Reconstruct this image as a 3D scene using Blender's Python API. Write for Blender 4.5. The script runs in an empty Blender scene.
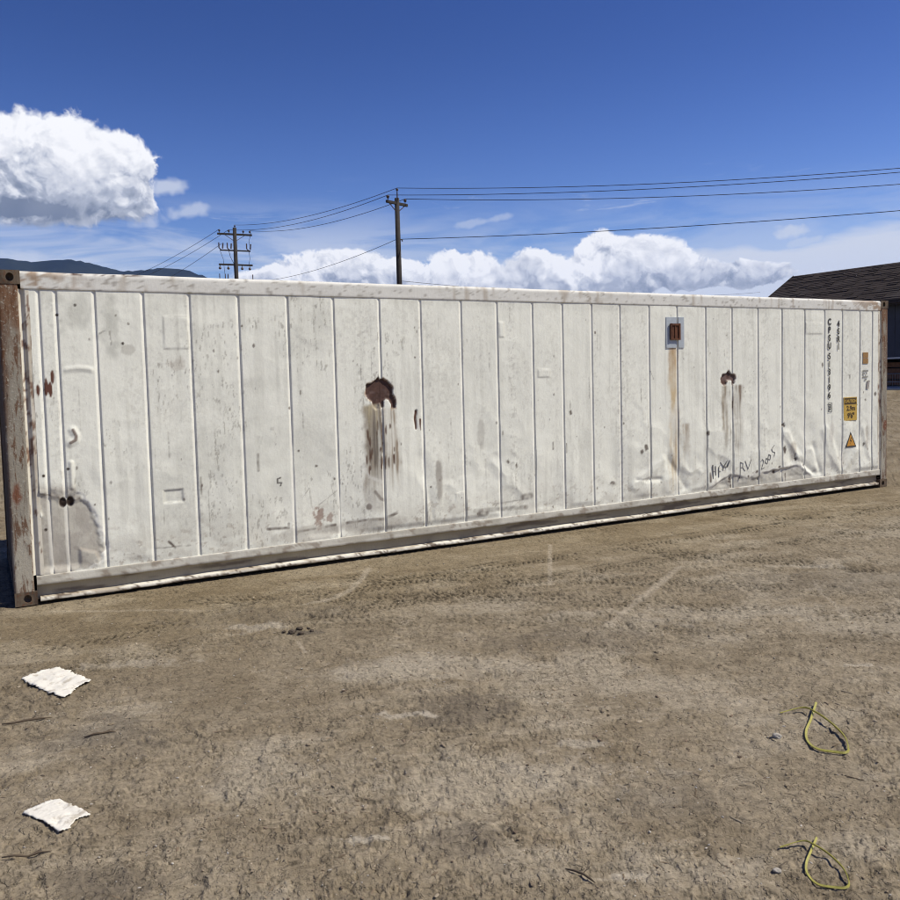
import bpy, bmesh, math, random
import numpy as np
from mathutils import Matrix, Vector
R = math.radians
sc = bpy.context.scene
col = sc.collection

# ------------------------------------------------------------------ camera
CAM_H = 1.89965
cd = bpy.data.cameras.new('camera'); cam = bpy.data.objects.new('camera', cd); col.objects.link(cam)
cd.sensor_width = 36.0; cd.lens = 36.0 * 837.59 / 900.0
cd.shift_y = -0.025; cd.clip_start = 0.05; cd.clip_end = 60000
cam.matrix_world = Matrix.Translation((0, 0, CAM_H)) @ Matrix.Rotation(math.pi / 2 - 0.06116, 4, 'X') @ Matrix.Rotation(-0.02533, 4, 'Z')
sc.camera = cam

# ------------------------------------------------------------------ light
YAW = 0.50979
U = Vector((math.cos(YAW), math.sin(YAW), 0)); NRM = Vector((math.sin(YAW), -math.cos(YAW), 0))
SUN_EL = R(52); SUN_A = R(34)
sh = U * math.cos(SUN_A) + NRM * math.sin(SUN_A)
sdir = Vector((sh.x * math.cos(SUN_EL), sh.y * math.cos(SUN_EL), math.sin(SUN_EL)))
sl = bpy.data.lights.new('sun', 'SUN'); sl.energy = 5.0; sl.angle = R(0.53); sl.color = (1.0, 0.94, 0.82)
so = bpy.data.objects.new('sun', sl); col.objects.link(so)
so.rotation_euler = sdir.to_track_quat('Z', 'Y').to_euler(); so.location = (0, 0, 50)

sc.render.engine = 'CYCLES'
sc.cycles.use_denoising = True; sc.cycles.use_adaptive_sampling = True; sc.cycles.adaptive_threshold = .012
sc.cycles.filter_width = 1.1; sc.cycles.max_bounces = 6; sc.cycles.diffuse_bounces = 3; sc.cycles.volume_bounces = 1
sc.view_settings.view_transform = 'Standard'; sc.view_settings.look = 'None'
sc.view_settings.exposure = 0.08; sc.view_settings.gamma = 1.0

# ------------------------------------------------------------------ node helper
class S:
    """a socket with arithmetic"""
    def __init__(s, g, sock): s.g = g; s.k = sock
    def _m(s, op, *a): return s.g.math(op, s, *a)
    def __add__(s, o): return s._m('ADD', o)
    __radd__ = __add__
    def __mul__(s, o): return s._m('MULTIPLY', o)
    __rmul__ = __mul__
    def __sub__(s, o): return s._m('SUBTRACT', o)
    def __rsub__(s, o): return s.g.math('SUBTRACT', o, s)
    def __truediv__(s, o): return s._m('DIVIDE', o)
class G:
    def __init__(s, tree): s.t = tree; s.n = tree.nodes; s.l = tree.links
    def put(s, inp, v):
        if isinstance(v, S): s.l.new(v.k, inp)
        elif isinstance(v, (tuple, list)) and len(v) == 3 and inp.type == 'RGBA': inp.default_value = (*v, 1)
        else: inp.default_value = v
    def math(s, op, *a, clamp=False):
        n = s.n.new('ShaderNodeMath'); n.operation = op; n.use_clamp = clamp
        for i, v in enumerate(a): s.put(n.inputs[i], v)
        return S(s, n.outputs[0])
    def vec(s, op, *a):
        n = s.n.new('ShaderNodeVectorMath'); n.operation = op
        for i, v in enumerate(a): s.put(n.inputs[i], v)
        return S(s, n.outputs[0])
    def comb(s, x, y, z):
        n = s.n.new('ShaderNodeCombineXYZ')
        for i, v in enumerate((x, y, z)): s.put(n.inputs[i], v)
        return S(s, n.outputs[0])
    def sep(s, v):
        n = s.n.new('ShaderNodeSeparateXYZ'); s.put(n.inputs[0], v); return [S(s, o) for o in n.outputs]
    def noise(s, v, scale, detail=2, rough=.5, dist=0, color=False):
        n = s.n.new('ShaderNodeTexNoise'); s.put(n.inputs['Vector'], v); n.inputs['Scale'].default_value = scale
        n.inputs['Detail'].default_value = detail; n.inputs['Roughness'].default_value = rough; n.inputs['Distortion'].default_value = dist
        return S(s, n.outputs['Color' if color else 0])
    def voro(s, v, scale, detail=0, rough=.5, feature='F1', smooth=.5):
        n = s.n.new('ShaderNodeTexVoronoi'); n.feature = feature; s.put(n.inputs['Vector'], v); n.inputs['Scale'].default_value = scale
        n.inputs['Detail'].default_value = detail; n.inputs['Roughness'].default_value = rough
        if feature == 'SMOOTH_F1': n.inputs['Smoothness'].default_value = smooth
        return S(s, n.outputs['Distance'])
    def ramp(s, v, lo, hi, a=0., b=1., smooth=True):
        n = s.n.new('ShaderNodeMapRange'); n.interpolation_type = 'SMOOTHSTEP' if smooth else 'LINEAR'; n.clamp = True if not smooth else True
        for i, x in enumerate((v, lo, hi, a, b)): s.put(n.inputs[i], x)
        return S(s, n.outputs[0])
    def mix(s, f, a, b, mode='MIX'):
        n = s.n.new('ShaderNodeMix'); n.data_type = 'RGBA'; n.blend_type = mode; n.clamp_factor = True
        s.put(n.inputs[0], f); s.put(n.inputs[6], a); s.put(n.inputs[7], b)
        return S(s, n.outputs[2])
    def attr(s, name, out='Color'):
        n = s.n.new('ShaderNodeAttribute'); n.attribute_name = name; return S(s, n.outputs[out])
    def obj(s):
        n = s.n.new('ShaderNodeTexCoord'); return S(s, n.outputs['Object'])
    def pos(s):
        n = s.n.new('ShaderNodeNewGeometry'); return S(s, n.outputs['Position'])
    def rnd(s):
        n = s.n.new('ShaderNodeObjectInfo'); return S(s, n.outputs['Random'])
    def map(s, v, scale):
        n = s.n.new('ShaderNodeMapping'); s.put(n.inputs[0], v); n.inputs[3].default_value = scale; return S(s, n.outputs[0])
    def bump(s, h, strength=.5, dist=.01):
        n = s.n.new('ShaderNodeBump'); s.put(n.inputs['Height'], h); n.inputs['Strength'].default_value = strength; n.inputs['Distance'].default_value = dist
        return S(s, n.outputs[0])

def material(name, rough=.8, metal=0., spec=.3):
    m = bpy.data.materials.new(name); m.use_nodes = True
    g = G(m.node_tree); p = m.node_tree.nodes['Principled BSDF']
    p.inputs['Roughness'].default_value = rough; p.inputs['Metallic'].default_value = metal; p.inputs['Specular IOR Level'].default_value = spec
    return m, g, p

# ------------------------------------------------------------------ sky with clouds (procedural, by direction)
w = bpy.data.worlds.new('World'); sc.world = w; w.use_nodes = True
g = G(w.node_tree)
bg = w.node_tree.nodes['Background']; bg.inputs[1].default_value = 0.088
sky = w.node_tree.nodes.new('ShaderNodeTexSky'); sky.sky_type = 'NISHITA'; sky.sun_disc = False
sky.sun_elevation = SUN_EL; sky.sun_rotation = math.atan2(sdir.x, sdir.y)
sky.air_density = 1.0; sky.dust_density = 0.35; sky.ozone_density = 3.0; sky.altitude = 100
skyc = S(g, sky.outputs[0])
tc = w.node_tree.nodes.new('ShaderNodeTexCoord'); D = S(g, tc.outputs['Generated'])
dx, dy, dz = g.sep(D)
az = g.math('ARCTAN2', dx, dy); el = g.math('ARCSINE', dz)
WARP = g.noise(D, 13, 2, .6, color=True)
wx, wy, wz = g.sep(WARP)
# each cumulus: azimuth, elevation, half width, half height (radians)
CUM = [(-.432, .232, .064, .034), (-.388, .222, .046, .034), (-.478, .226, .06, .038), (-.358, .208, .022, .024), (-.565, .212, .075, .032), (-.440, .192, .078, .016),
       (-.118, .120, .072, .021), (-.175, .114, .05, .016),
       (.020, .117, .036, .023), (.050, .108, .05, .018), (.112, .115, .038, .021), (.178, .119, .052, .026), (.226, .117, .046, .024), (.272, .107, .040, .014),
       (.335, .104, .05, .010),
       (1.1, .16, .16, .05), (1.3, .17, .1, .06), (1.75, .12, .2, .035), (-1.1, .13, .2, .04), (-1.6, .2, .16, .06), (2.5, .16, .2, .05), (-2.4, .2, .25, .06), (.75, .10, .15, .02)]
FW = g.noise(D, 46, 2, .6, color=True); fx_, fy_, fz_ = g.sep(FW)
AE = g.comb(az + (wx - .5) * .044 + (fx_ - .5) * .012, el + (wy - .5) * .026 + (fy_ - .5) * .010, 0)
base = None
for (ca, ce, ra, re) in CUM:
    n = w.node_tree.nodes.new('ShaderNodeVectorMath'); n.operation = 'MULTIPLY_ADD'; g.put(n.inputs[0], AE)
    n.inputs[1].default_value = (1 / ra, 1 / re, 0); n.inputs[2].default_value = (-ca / ra, -ce / re, 0)
    n2 = w.node_tree.nodes.new('ShaderNodeVectorMath'); n2.operation = 'LENGTH'; g.l.new(n.outputs[0], n2.inputs[0]); q = S(g, n2.outputs['Value'])
    base = q if base is None else g.math('SMOOTH_MIN', base, q, .2)
base = g.math('MINIMUM', 1.08 - base, .6)
D0 = g.vec('ADD', D, g.vec('MULTIPLY', WARP, (.045, .045, .03)))
D1 = g.vec('ADD', D0, (.0055, 0, .0085))
def puffs(d, det):
    a = g.noise(d, 15, det, .6)
    b_ = g.noise(d, 44, max(1, det - 3), .55)
    return g.math('ABSOLUTE', a - .5) * -2.6 + a * 1.1 - g.math('ABSOLUTE', b_ - .5) * .65 + .06
H0 = puffs(D0, 6); Hs = puffs(D1, 4)
dens = base + (H0 + .05) * .95
lit = g.ramp(H0 - Hs, -.34, .36, 0, 1, False)
left = g.ramp(az, -.32, -.28)
alpha = g.ramp(dens, .0, g.ramp(el, .178, .200, .55, .22) * (1 - left) + left * .24)
core = g.ramp(dens, .05, .5, 0, 1, False)
lowL = g.ramp(el + (wy - .5) * .04, .168, .268); lowR = g.ramp(el + (wy - .5) * .03, .085, .140)
low = g.math('ADD', left * lowR, (1 - left) * lowL, clamp=True)
tex2 = wz
shade = g.math('ADD', lit * .70 + low * .56, (tex2 - .5) * .70 - (core * .08 + .02), clamp=True)
bx = (az + .450) * (1 / .115); by = (el - .186) * (1 / .016); dark_base = g.ramp(g.math('SQRT', bx * bx + by * by) + (wz - .5) * 1.4 + (H0 + .1) * .8, 1.3, .3)
shade = g.math('SUBTRACT', shade, dark_base * .75, clamp=True)
base_col = g.mix(g.ramp(shade + (tex2 - .5) * .5, -.1, .5, 0, 1, False), (1.7, 2.1, 3.0), (5.6, 6.0, 7.0))
cl_col = g.mix(g.ramp(shade, .40, .85, 0, 1, False), base_col, (11.2, 11.2, 11.4))
# thin veil: stratus low down and a few cirrus wisps
st = g.noise(g.map(D, (6, 6, 34)), 1.0, 4, .6, .6)
veil = g.math('MULTIPLY', g.ramp(st, .34, .62), g.ramp(el, .220, .12)) * g.ramp(az, .1, -.15, .45, .85)
veilr = g.ramp(az, .05, .24) * g.ramp(el + (wy - .5) * .03 + (st - .5) * .05,   .154, .130) * 1.0
cir = g.ramp(g.noise(g.map(D, (5, 5, 36)), 1.6, 5, .65, 1.0), .56, .78) * g.ramp(el, .24, .17) * .5
v = g.math('MAXIMUM', g.math('MAXIMUM', veil, veilr), cir)
for (ca, ce, ra, re, k_) in ((-.312, .214, .030, .011, .75), (-.290, .190, .034, .010, .6), (-.335, .178, .026, .010, .55), (.386, .148, .022, .010, .8), (.398, .136, .024, .007, .65), (.326, .124, .026, .011, .7), (.345, .120, .03, .008, .6), (.050, .180, .050, .006, .45)):
    qx = (az - ca) * (1 / ra) + (wx - .5) * 1.2; qy = (el - ce - (az - ca) * .15) * (1 / re) + (wy - .5) * 1.6
    v = g.math('MAXIMUM', v, g.ramp(1 - g.math('SQRT', qx * qx + qy * qy) + (fx_ - .5) * 1.9 + (st - .5) * 1.2, -.05, .85) * k_)
sat = w.node_tree.nodes.new('ShaderNodeHueSaturation'); sat.inputs['Saturation'].default_value = 1.34; sat.inputs['Hue'].default_value = .526
g.l.new(skyc.k, sat.inputs['Color'])
gk = g.ramp(el, .08, .42, 1.34, .86); gk = gk * g.ramp(az, -.5, .5, .94, 1.06)
c1 = g.mix(v, g.vec('MULTIPLY', S(g, sat.outputs[0]), g.comb(gk, gk, gk)), (7.6, 8.1, 9.2))
c2 = g.mix(alpha, c1, cl_col)
g.l.new(c2.k, bg.inputs[0])

# ------------------------------------------------------------------ numpy noise
def _h(ix, iy, seed):
    with np.errstate(over='ignore'):
        n = (ix.astype(np.int64) * 374761393 + iy.astype(np.int64) * 668265263 + seed * 1442695041) & 0xffffffff
        n = ((n ^ (n >> 13)) * 1274126177) & 0xffffffff
        n = ((n ^ (n >> 16)) * 2246822519) & 0xffffffff
        return ((n ^ (n >> 15)) & 0xffffff) / float(0xffffff)
def vn(x, y, seed=0):
    ix = np.floor(x); iy = np.floor(y); fx = x - ix; fy = y - iy
    fx = fx * fx * (3 - 2 * fx); fy = fy * fy * (3 - 2 * fy)
    a = _h(ix, iy, seed); b = _h(ix + 1, iy, seed); c = _h(ix, iy + 1, seed); d = _h(ix + 1, iy + 1, seed)
    return (a + (b - a) * fx) * (1 - fy) + (c + (d - c) * fx) * fy
def fbm(x, y, oct=4, seed=0, gain=.5):
    s = 0; a = 1; t = 0
    for i in range(oct):
        s = s + a * vn(x * 2 ** i + 17.3 * i, y * 2 ** i + 9.1 * i, seed + i); t += a; a *= gain
    return s / t
def ss(x, lo, hi):
    t = np.clip((x - lo) / (hi - lo), 0, 1); return t * t * (3 - 2 * t)
def poly_sd(x, y, P):
    """distance to a polygon outline, negative inside"""
    P = np.array(P); d = np.full(x.shape, 1e9); ins = np.zeros(x.shape, bool); n = len(P)
    for i in range(n):
        ax, ay = P[i]; bx, by = P[(i + 1) % n]; ex, ey = bx - ax, by - ay
        t = np.clip(((x - ax) * ex + (y - ay) * ey) / (ex * ex + ey * ey + 1e-12), 0, 1)
        d = np.minimum(d, (x - ax - t * ex) ** 2 + (y - ay - t * ey) ** 2)
        c = (ay > y) != (by > y)
        with np.errstate(divide='ignore', invalid='ignore'):
            ins ^= c & (x < (bx - ax) * (y - ay) / (by - ay + 1e-12) + ax)
    return np.where(ins, -1, 1) * np.sqrt(d)
def line_d(x, y, P):
    d = np.full(x.shape, 1e9)
    for (ax, ay), (bx, by) in zip(P[:-1], P[1:]):
        ex, ey = bx - ax, by - ay
        t = np.clip(((x - ax) * ex + (y - ay) * ey) / (ex * ex + ey * ey + 1e-12), 0, 1)
        d = np.minimum(d, (x - ax - t * ex) ** 2 + (y - ay - t * ey) ** 2)
    return np.sqrt(d)

# ------------------------------------------------------------------ object helpers
def tag(o, label=None, cat=None, group=None, kind=None):
    if label: o['label'] = label
    if cat: o['category'] = cat
    if group: o['group'] = group
    if kind: o['kind'] = kind
    return o
def empty(name, loc=(0, 0, 0), rz=0.):
    o = bpy.data.objects.new(name, None); col.objects.link(o); o.location = loc; o.rotation_euler = (0, 0, rz); return o
def link(name, me, mat, parent=None, smooth=False):
    if mat is not None:
        for m in (mat if isinstance(mat, (list, tuple)) else [mat]): me.materials.append(m)
    if smooth: me.polygons.foreach_set('use_smooth', np.ones(len(me.polygons), bool))
    o = bpy.data.objects.new(name, me); col.objects.link(o)
    if parent: o.parent = parent
    return o
def mesh_np(name, V, F, smooth=True, color=None):
    me = bpy.data.meshes.new(name); V = np.asarray(V, np.float32); F = np.asarray(F, np.int32)
    me.vertices.add(len(V)); me.vertices.foreach_set('co', V.ravel())
    k = F.shape[1]; me.loops.add(F.size); me.loops.foreach_set('vertex_index', F.ravel())
    me.polygons.add(len(F)); me.polygons.foreach_set('loop_start', np.arange(0, F.size, k, dtype=np.int32))
    me.polygons.foreach_set('use_smooth', np.full(len(F), smooth))
    me.update(calc_edges=True)
    if color is not None:
        at = me.attributes.new('paint', 'FLOAT_COLOR', 'POINT')
        c = np.ones((len(V), 4), np.float32); c[:, :3] = color; at.data.foreach_set('color', c.ravel())
    return me
def grid_faces(nr, nc, flip=False):
    i = np.arange(nr - 1)[:, None] * nc + np.arange(nc - 1)[None, :]
    q = np.stack([i, i + 1, i + nc + 1, i + nc], -1).reshape(-1, 4)
    return q[:, ::-1] if flip else q
class MB:
    def __init__(s): s.v = []; s.f = []
    def add(s, V, F):
        b = len(s.v); s.v += [tuple(p) for p in V]; s.f += [tuple(b + i for i in f) for f in F]; return s
    def box(s, x0, x1, y0, y1, z0, z1, M=None):
        V = [Vector(p) for p in ((x0, y0, z0), (x1, y0, z0), (x1, y1, z0), (x0, y1, z0), (x0, y0, z1), (x1, y0, z1), (x1, y1, z1), (x0, y1, z1))]
        if M is not None: V = [M @ p for p in V]
        return s.add(V, [(0, 3, 2, 1), (4, 5, 6, 7), (0, 1, 5, 4), (1, 2, 6, 5), (2, 3, 7, 6), (3, 0, 4, 7)])
    def bar(s, a, b, wd, ht):
        a = Vector(a); b = Vector(b); d = (b - a); L = d.length; q = d.to_track_quat('X', 'Z').to_matrix().to_4x4()
        return s.box(0, L, -wd / 2, wd / 2, -ht / 2, ht / 2, Matrix.Translation(a) @ q)
    def tube(s, pts, r, n=8, cap=True):
        pts = [Vector(p) for p in pts]; rs = r if isinstance(r, (list, tuple)) else [r] * len(pts)
        b = len(s.v); up = Vector((0, 0, 1)); prev = None
        for i, p in enumerate(pts):
            t = (pts[min(i + 1, len(pts) - 1)] - pts[max(i - 1, 0)]).normalized()
            if prev is None: a = t.cross(up if abs(t.z) < .95 else Vector((1, 0, 0))).normalized()
            else: a = (prev - t * prev.dot(t)).normalized()
            prev = a; c = t.cross(a)
            for k in range(n):
                th = 2 * math.pi * k / n; s.v.append(tuple(p + (a * math.cos(th) + c * math.sin(th)) * rs[i]))
        for i in range(len(pts) - 1):
            for k in range(n):
                k2 = (k + 1) % n; s.f.append((b + i * n + k, b + i * n + k2, b + (i + 1) * n + k2, b + (i + 1) * n + k))
        if cap:
            s.f.append(tuple(b + k for k in range(n))[::-1]); e = b + (len(pts) - 1) * n; s.f.append(tuple(e + k for k in range(n)))
        return s
    def build(s, name, mat, parent=None, smooth=False, bevel=0):
        me = bpy.data.meshes.new(name); me.from_pydata(s.v, [], s.f)
        if bevel:
            bm = bmesh.new(); bm.from_mesh(me); bmesh.ops.bevel(bm, geom=list(bm.edges), offset=bevel, segments=2, affect='EDGES', clamp_overlap=True); bm.to_mesh(me); bm.free()
        me.update(); return link(name, me, mat, parent, smooth)

# ------------------------------------------------------------------ materials
m_paint, g, p = material('weathered_white_paint', .62, 0, .25)
c = g.attr('paint'); o = g.obj()
fine = g.noise(g.map(o, (70, 70, 16)), 1, 6, .72); sp = g.noise(o, 85, 3, .6); mot = g.noise(o, 6, 5, .6)
k = g.ramp(fine, .3, .7, 1.04, .92, False) * g.ramp(mot, .3, .7, .96, 1.02, False)
c2 = g.vec('MULTIPLY', c, g.comb(k, k, k * .995))
dash = g.noise(g.map(o, (150, 150, 22)), 1, 3, .7); cl_ = g.noise(g.map(o, (3.2, 3.2, 1.6)), 1, 4, .6)
c3 = g.mix(g.ramp(sp, .73, .79) * .6, c2, (.20, .18, .15)); c3 = g.mix(g.ramp(dash, .62, .72) * g.ramp(cl_, .54, .66) * .7, c3, (.22, .20, .17))
g.put(p.inputs['Base Color'], c3)
g.put(p.inputs['Normal'], g.bump(g.noise(o, 30, 4, .6), .4, .004))

def rusty(name, light, dark, rust, lo=.45, hi=.6):
    m, g, p = material(name, .85, 0, .2); o = g.obj()
    n = g.noise(g.map(o, (9, 9, 3.2)), 1.0, 7, .68, .4); n2 = g.noise(o, 26, 5, .65); n3 = g.noise(g.map(o, (40, 40, 5)), 1, 4, .6)
    a = g.mix(g.ramp(n, lo, hi), light, dark); a = g.mix(g.ramp(n2, .52, .66) * .8, a, rust); a = g.mix(g.ramp(n3, .55, .8) * .5, a, (.05, .035, .025))
    g.put(p.inputs['Base Color'], a); g.put(p.inputs['Normal'], g.bump(n2 + n * .6, .6, .006)); return m
m_cast = rusty('rusty_steel', (.13, .10, .07), (.07, .05, .035), (.12, .055, .028))
m_bracket = rusty('deep_rust', (.12, .05, .028), (.055, .022, .013), (.16, .06, .03))
# post: height dependent wear comes from a painted attribute
m_post, g, p = material('worn_post_steel', .85, 0, .2); o = g.obj(); c = g.attr('paint')
n = g.noise(g.map(o, (22, 22, 4.0)), 1, 6, .7, .5); n2 = g.noise(o, 38, 4, .65)
a = g.mix(g.ramp(n, .50, .60) * .85, c, (.11, .050, .024)); a = g.mix(g.ramp(n2, .56, .66) * .6, a, (.42, .40, .33)); a = g.mix(g.ramp(g.noise(g.map(o, (50, 50, 7)), 1, 5, .6), .58, .7) * .6, a, (.045, .03, .022))
g.put(p.inputs['Base Color'], a); g.put(p.inputs['Normal'], g.bump(n2 + n, .6, .006))

def flat(name, colr, rough=.8, var=.15, scale=20, metal=0, spec=.3, bump=0):
    m, g, p = material(name, rough, metal, spec); o = g.obj(); n = g.noise(o, scale, 5, .6)
    k = g.ramp(n, .25, .75, 1 - var, 1 + var, False)
    g.put(p.inputs['Base Color'], g.vec('MULTIPLY', g.comb(*colr), g.comb(k, k, k)))
    if bump: g.put(p.inputs['Normal'], g.bump(n, .5, bump))
    return m
m_plate = flat('grey_primer_plate', (.40, .44, .47), .6)
m_roofw = flat('container_roof_white', (.66, .65, .6), .7)
m_endw = rusty('brown_end_paint', (.10, .075, .055), (.05, .035, .026), (.10, .045, .025))
m_black = flat('black_marking', (.05, .048, .045), .7)
m_grey = flat('grey_scribble', (.24, .235, .22), .7)
m_yellow = flat('yellow_label', (.50, .33, .07), .55, .25, 60)
m_orange = flat('orange_label', (.55, .27, .045), .55, .2, 40)
m_brownlab = flat('brown_label', (.30, .17, .06), .6, .25, 90)
m_paper, g, p = material('torn_white_sheet', .75); o = g.obj()
n = g.noise(o, 14, 6, .65); g.put(p.inputs['Base Color'], g.mix(g.ramp(n, .54, .68) * .7, (.70, .67, .59), (.36, .31, .23)))
g.put(p.inputs['Normal'], g.bump(g.noise(o, 22, 4, .6), .5, .01))
m_cord = flat('yellow_strap', (.30, .275, .055), .5, .3, 60, spec=.5)
m_wood = flat('old_pole_wood', (.035, .030, .027), .9, .3, 6, bump=.01)
m_wire = flat('wire', (.03, .035, .05), .6)
m_insul = flat('insulator', (.07, .05, .045), .4)
m_stick = flat('dry_stick', (.10, .075, .05), .9)

# ------------------------------------------------------------------ ground
WALL0 = Vector((-3.79529, 7.13636, 0))
RNG = np.random.default_rng(7)
def tracks():
    # centre lines of tyre tracks on the dirt: (points, width, lug spacing, depth)
    return [([(-3.6, 5.6), (-1.2, 7.3), (1.2, 8.7), (6, 11.2)], .32, .085, .010), ([(-3.2, 5.1), (-.9, 6.75), (1.6, 8.1), (7, 10.6)], .26, .075, .009),
            ([(-2.2, 7.2), (.5, 7.05), (2.6, 6.4), (5.2, 5.6)], .30, .08, .009), ([(-1.0, 7.9), (1.3, 7.55), (3.6, 6.9), (7, 6.2)], .30, .08, .009), ([(-1.6, 6.5), (.6, 6.4), (3.0, 5.7), (5, 4.9)], .28, .08, .006),
            ([(1.4, 9.2), (3.4, 8.0), (6.0, 7.0), (9, 6.3)], .32, .09, .010), ([(3.6, 11), (5.6, 9.2), (9.5, 7.6), (12, 7)], .34, .10, .010), ([(2.2, 8.6), (4.4, 7.5), (7, 6.7), (9, 6.0)], .30, .09, .009)]
def track_mask(x, y):
    tr = np.zeros(x.shape); lg = np.zeros(x.shape)
    for (P, wd, lug, dp) in tracks():
        best = np.full(x.shape, 1e9); along = np.zeros(x.shape); side = np.zeros(x.shape); acc = 0
        for (ax, ay), (bx, by) in zip(P[:-1], P[1:]):
            ex, ey = bx - ax, by - ay; L = math.hypot(ex, ey)
            t = np.clip(((x - ax) * ex + (y - ay) * ey) / (L * L), 0, 1)
            d = np.hypot(x - ax - t * ex, y - ay - t * ey); sd = ((x - ax) * ey - (y - ay) * ex) / L
            m = d < best; best = np.where(m, d, best); along = np.where(m, acc + t * L, along); side = np.where(m, sd, side); acc += L
        inside = ss(best, wd * .58, wd * .46)
        sh = (fbm(x * 5, y * 5, 3, 55) - .5) * .03
        lugs = ss(np.sin((along + np.abs(side) * .7 + sh) * 2 * math.pi / (lug * .72)), .15, .5)
        row = ss(np.abs(((side / wd) * 3) % 1 - .5), .36, .30)
        wear = ss(fbm(x * 1.3, y * 1.3, 4, 51), .30, .46) * (.40 + .9 * ss(fbm(x * 14, y * 14, 3, 52, .7), .38, .56))
        tr = np.maximum(tr, inside * wear); lg = np.maximum(lg, inside * wear * lugs * row * dp / .009)
    return tr, lg
def ground_z(x, y, detail=True):
    r = np.hypot(x, y)
    z = (fbm(x * .35, y * .35, 3, 5) - .5) * .035
    if not detail: return z
    near = ss(r, 40, 16)
    a = fbm(x * 2.2, y * 2.2, 4, 11) - .5
    rid = 1 - np.abs(fbm(x * 7 + a, y * 7, 4, 23, .6) - .5) * 4
    z = z + near * (a * .020 + (fbm(x * 11 + a * 2, y * 11, 5, 31, .72) - .5) * (.012 + .018 * ss(fbm(x * 1.1, y * 1.1, 3, 33), .40, .62)))
    z = z - near * np.clip(rid - .55, 0, 1) * .006 * ss(fbm(x * .9, y * .9, 3, 71), .42, .62)
    pit = fbm(x * 24 + y * 6, y * 34, 3, 41, .7); pm = ss(fbm(x * 2.4, y * 2.4, 3, 43), .44, .60); z = z - near * ss(pit, .68, .80) * .012 * pm + near * ss(pit, .26, .14) * .010 * pm
    tr, lg = track_mask(x, y)
    z = z - near * (tr * .004 + lg * .008)
    te = fbm(x * 8.5 + a, y * 8.5, 4, 61, .62); te2 = fbm(x * 17, y * 17 + a, 4, 62, .62)
    dn = ss(fbm(x * .8, y * .8, 3, 63), .36, .60)
    z = z + near * ((ss(te, .50, .515) + ss(te, .60, .612)) * .0045 + (ss(te2, .46, .475) + ss(te2, .58, .59)) * .003) * (.35 + .65 * dn)
    return z
def W(s, off, z):            # container coordinates -> world
    return WALL0 + U * s + NRM * off + Vector((0, 0, z))
ring = [.35]
while ring[-1] < 2.2: ring.append(ring[-1] * 1.12)
while ring[-1] < 15: ring.append(ring[-1] * 1.0043)
while ring[-1] < 60: ring.append(ring[-1] * 1.02)
while ring[-1] < 10500: ring.append(ring[-1] * 1.09)
ring = np.array(ring)
ang = np.concatenate([np.linspace(-180, -38, 56, endpoint=False), np.linspace(-38, 38, 900, endpoint=False), np.linspace(38, 180, 57)])
A_, R_ = np.meshgrid(np.radians(ang), ring)
X_ = np.sin(A_) * R_; Y_ = np.cos(A_) * R_
Z_ = ground_z(X_, Y_)
# level pad under and just in front of the container so it stands on the dirt
rx = X_ - WALL0.x; ry = Y_ - WALL0.y
s_ = rx * U.x + ry * U.y; o_ = rx * NRM.x + ry * NRM.y
dist = np.hypot(np.maximum(np.maximum(-s_, s_ - 12.19), 0), np.maximum(np.maximum(o_, -o_ - 2.44), 0))
Z_ = np.where(dist < .001, -.012, Z_ * (.25 + .75 * ss(dist, .05, 1.5)) - .004 * ss(dist, .6, 0))
far = ss(R_, 60, 400); Z_ = Z_ * (1 - far)
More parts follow.
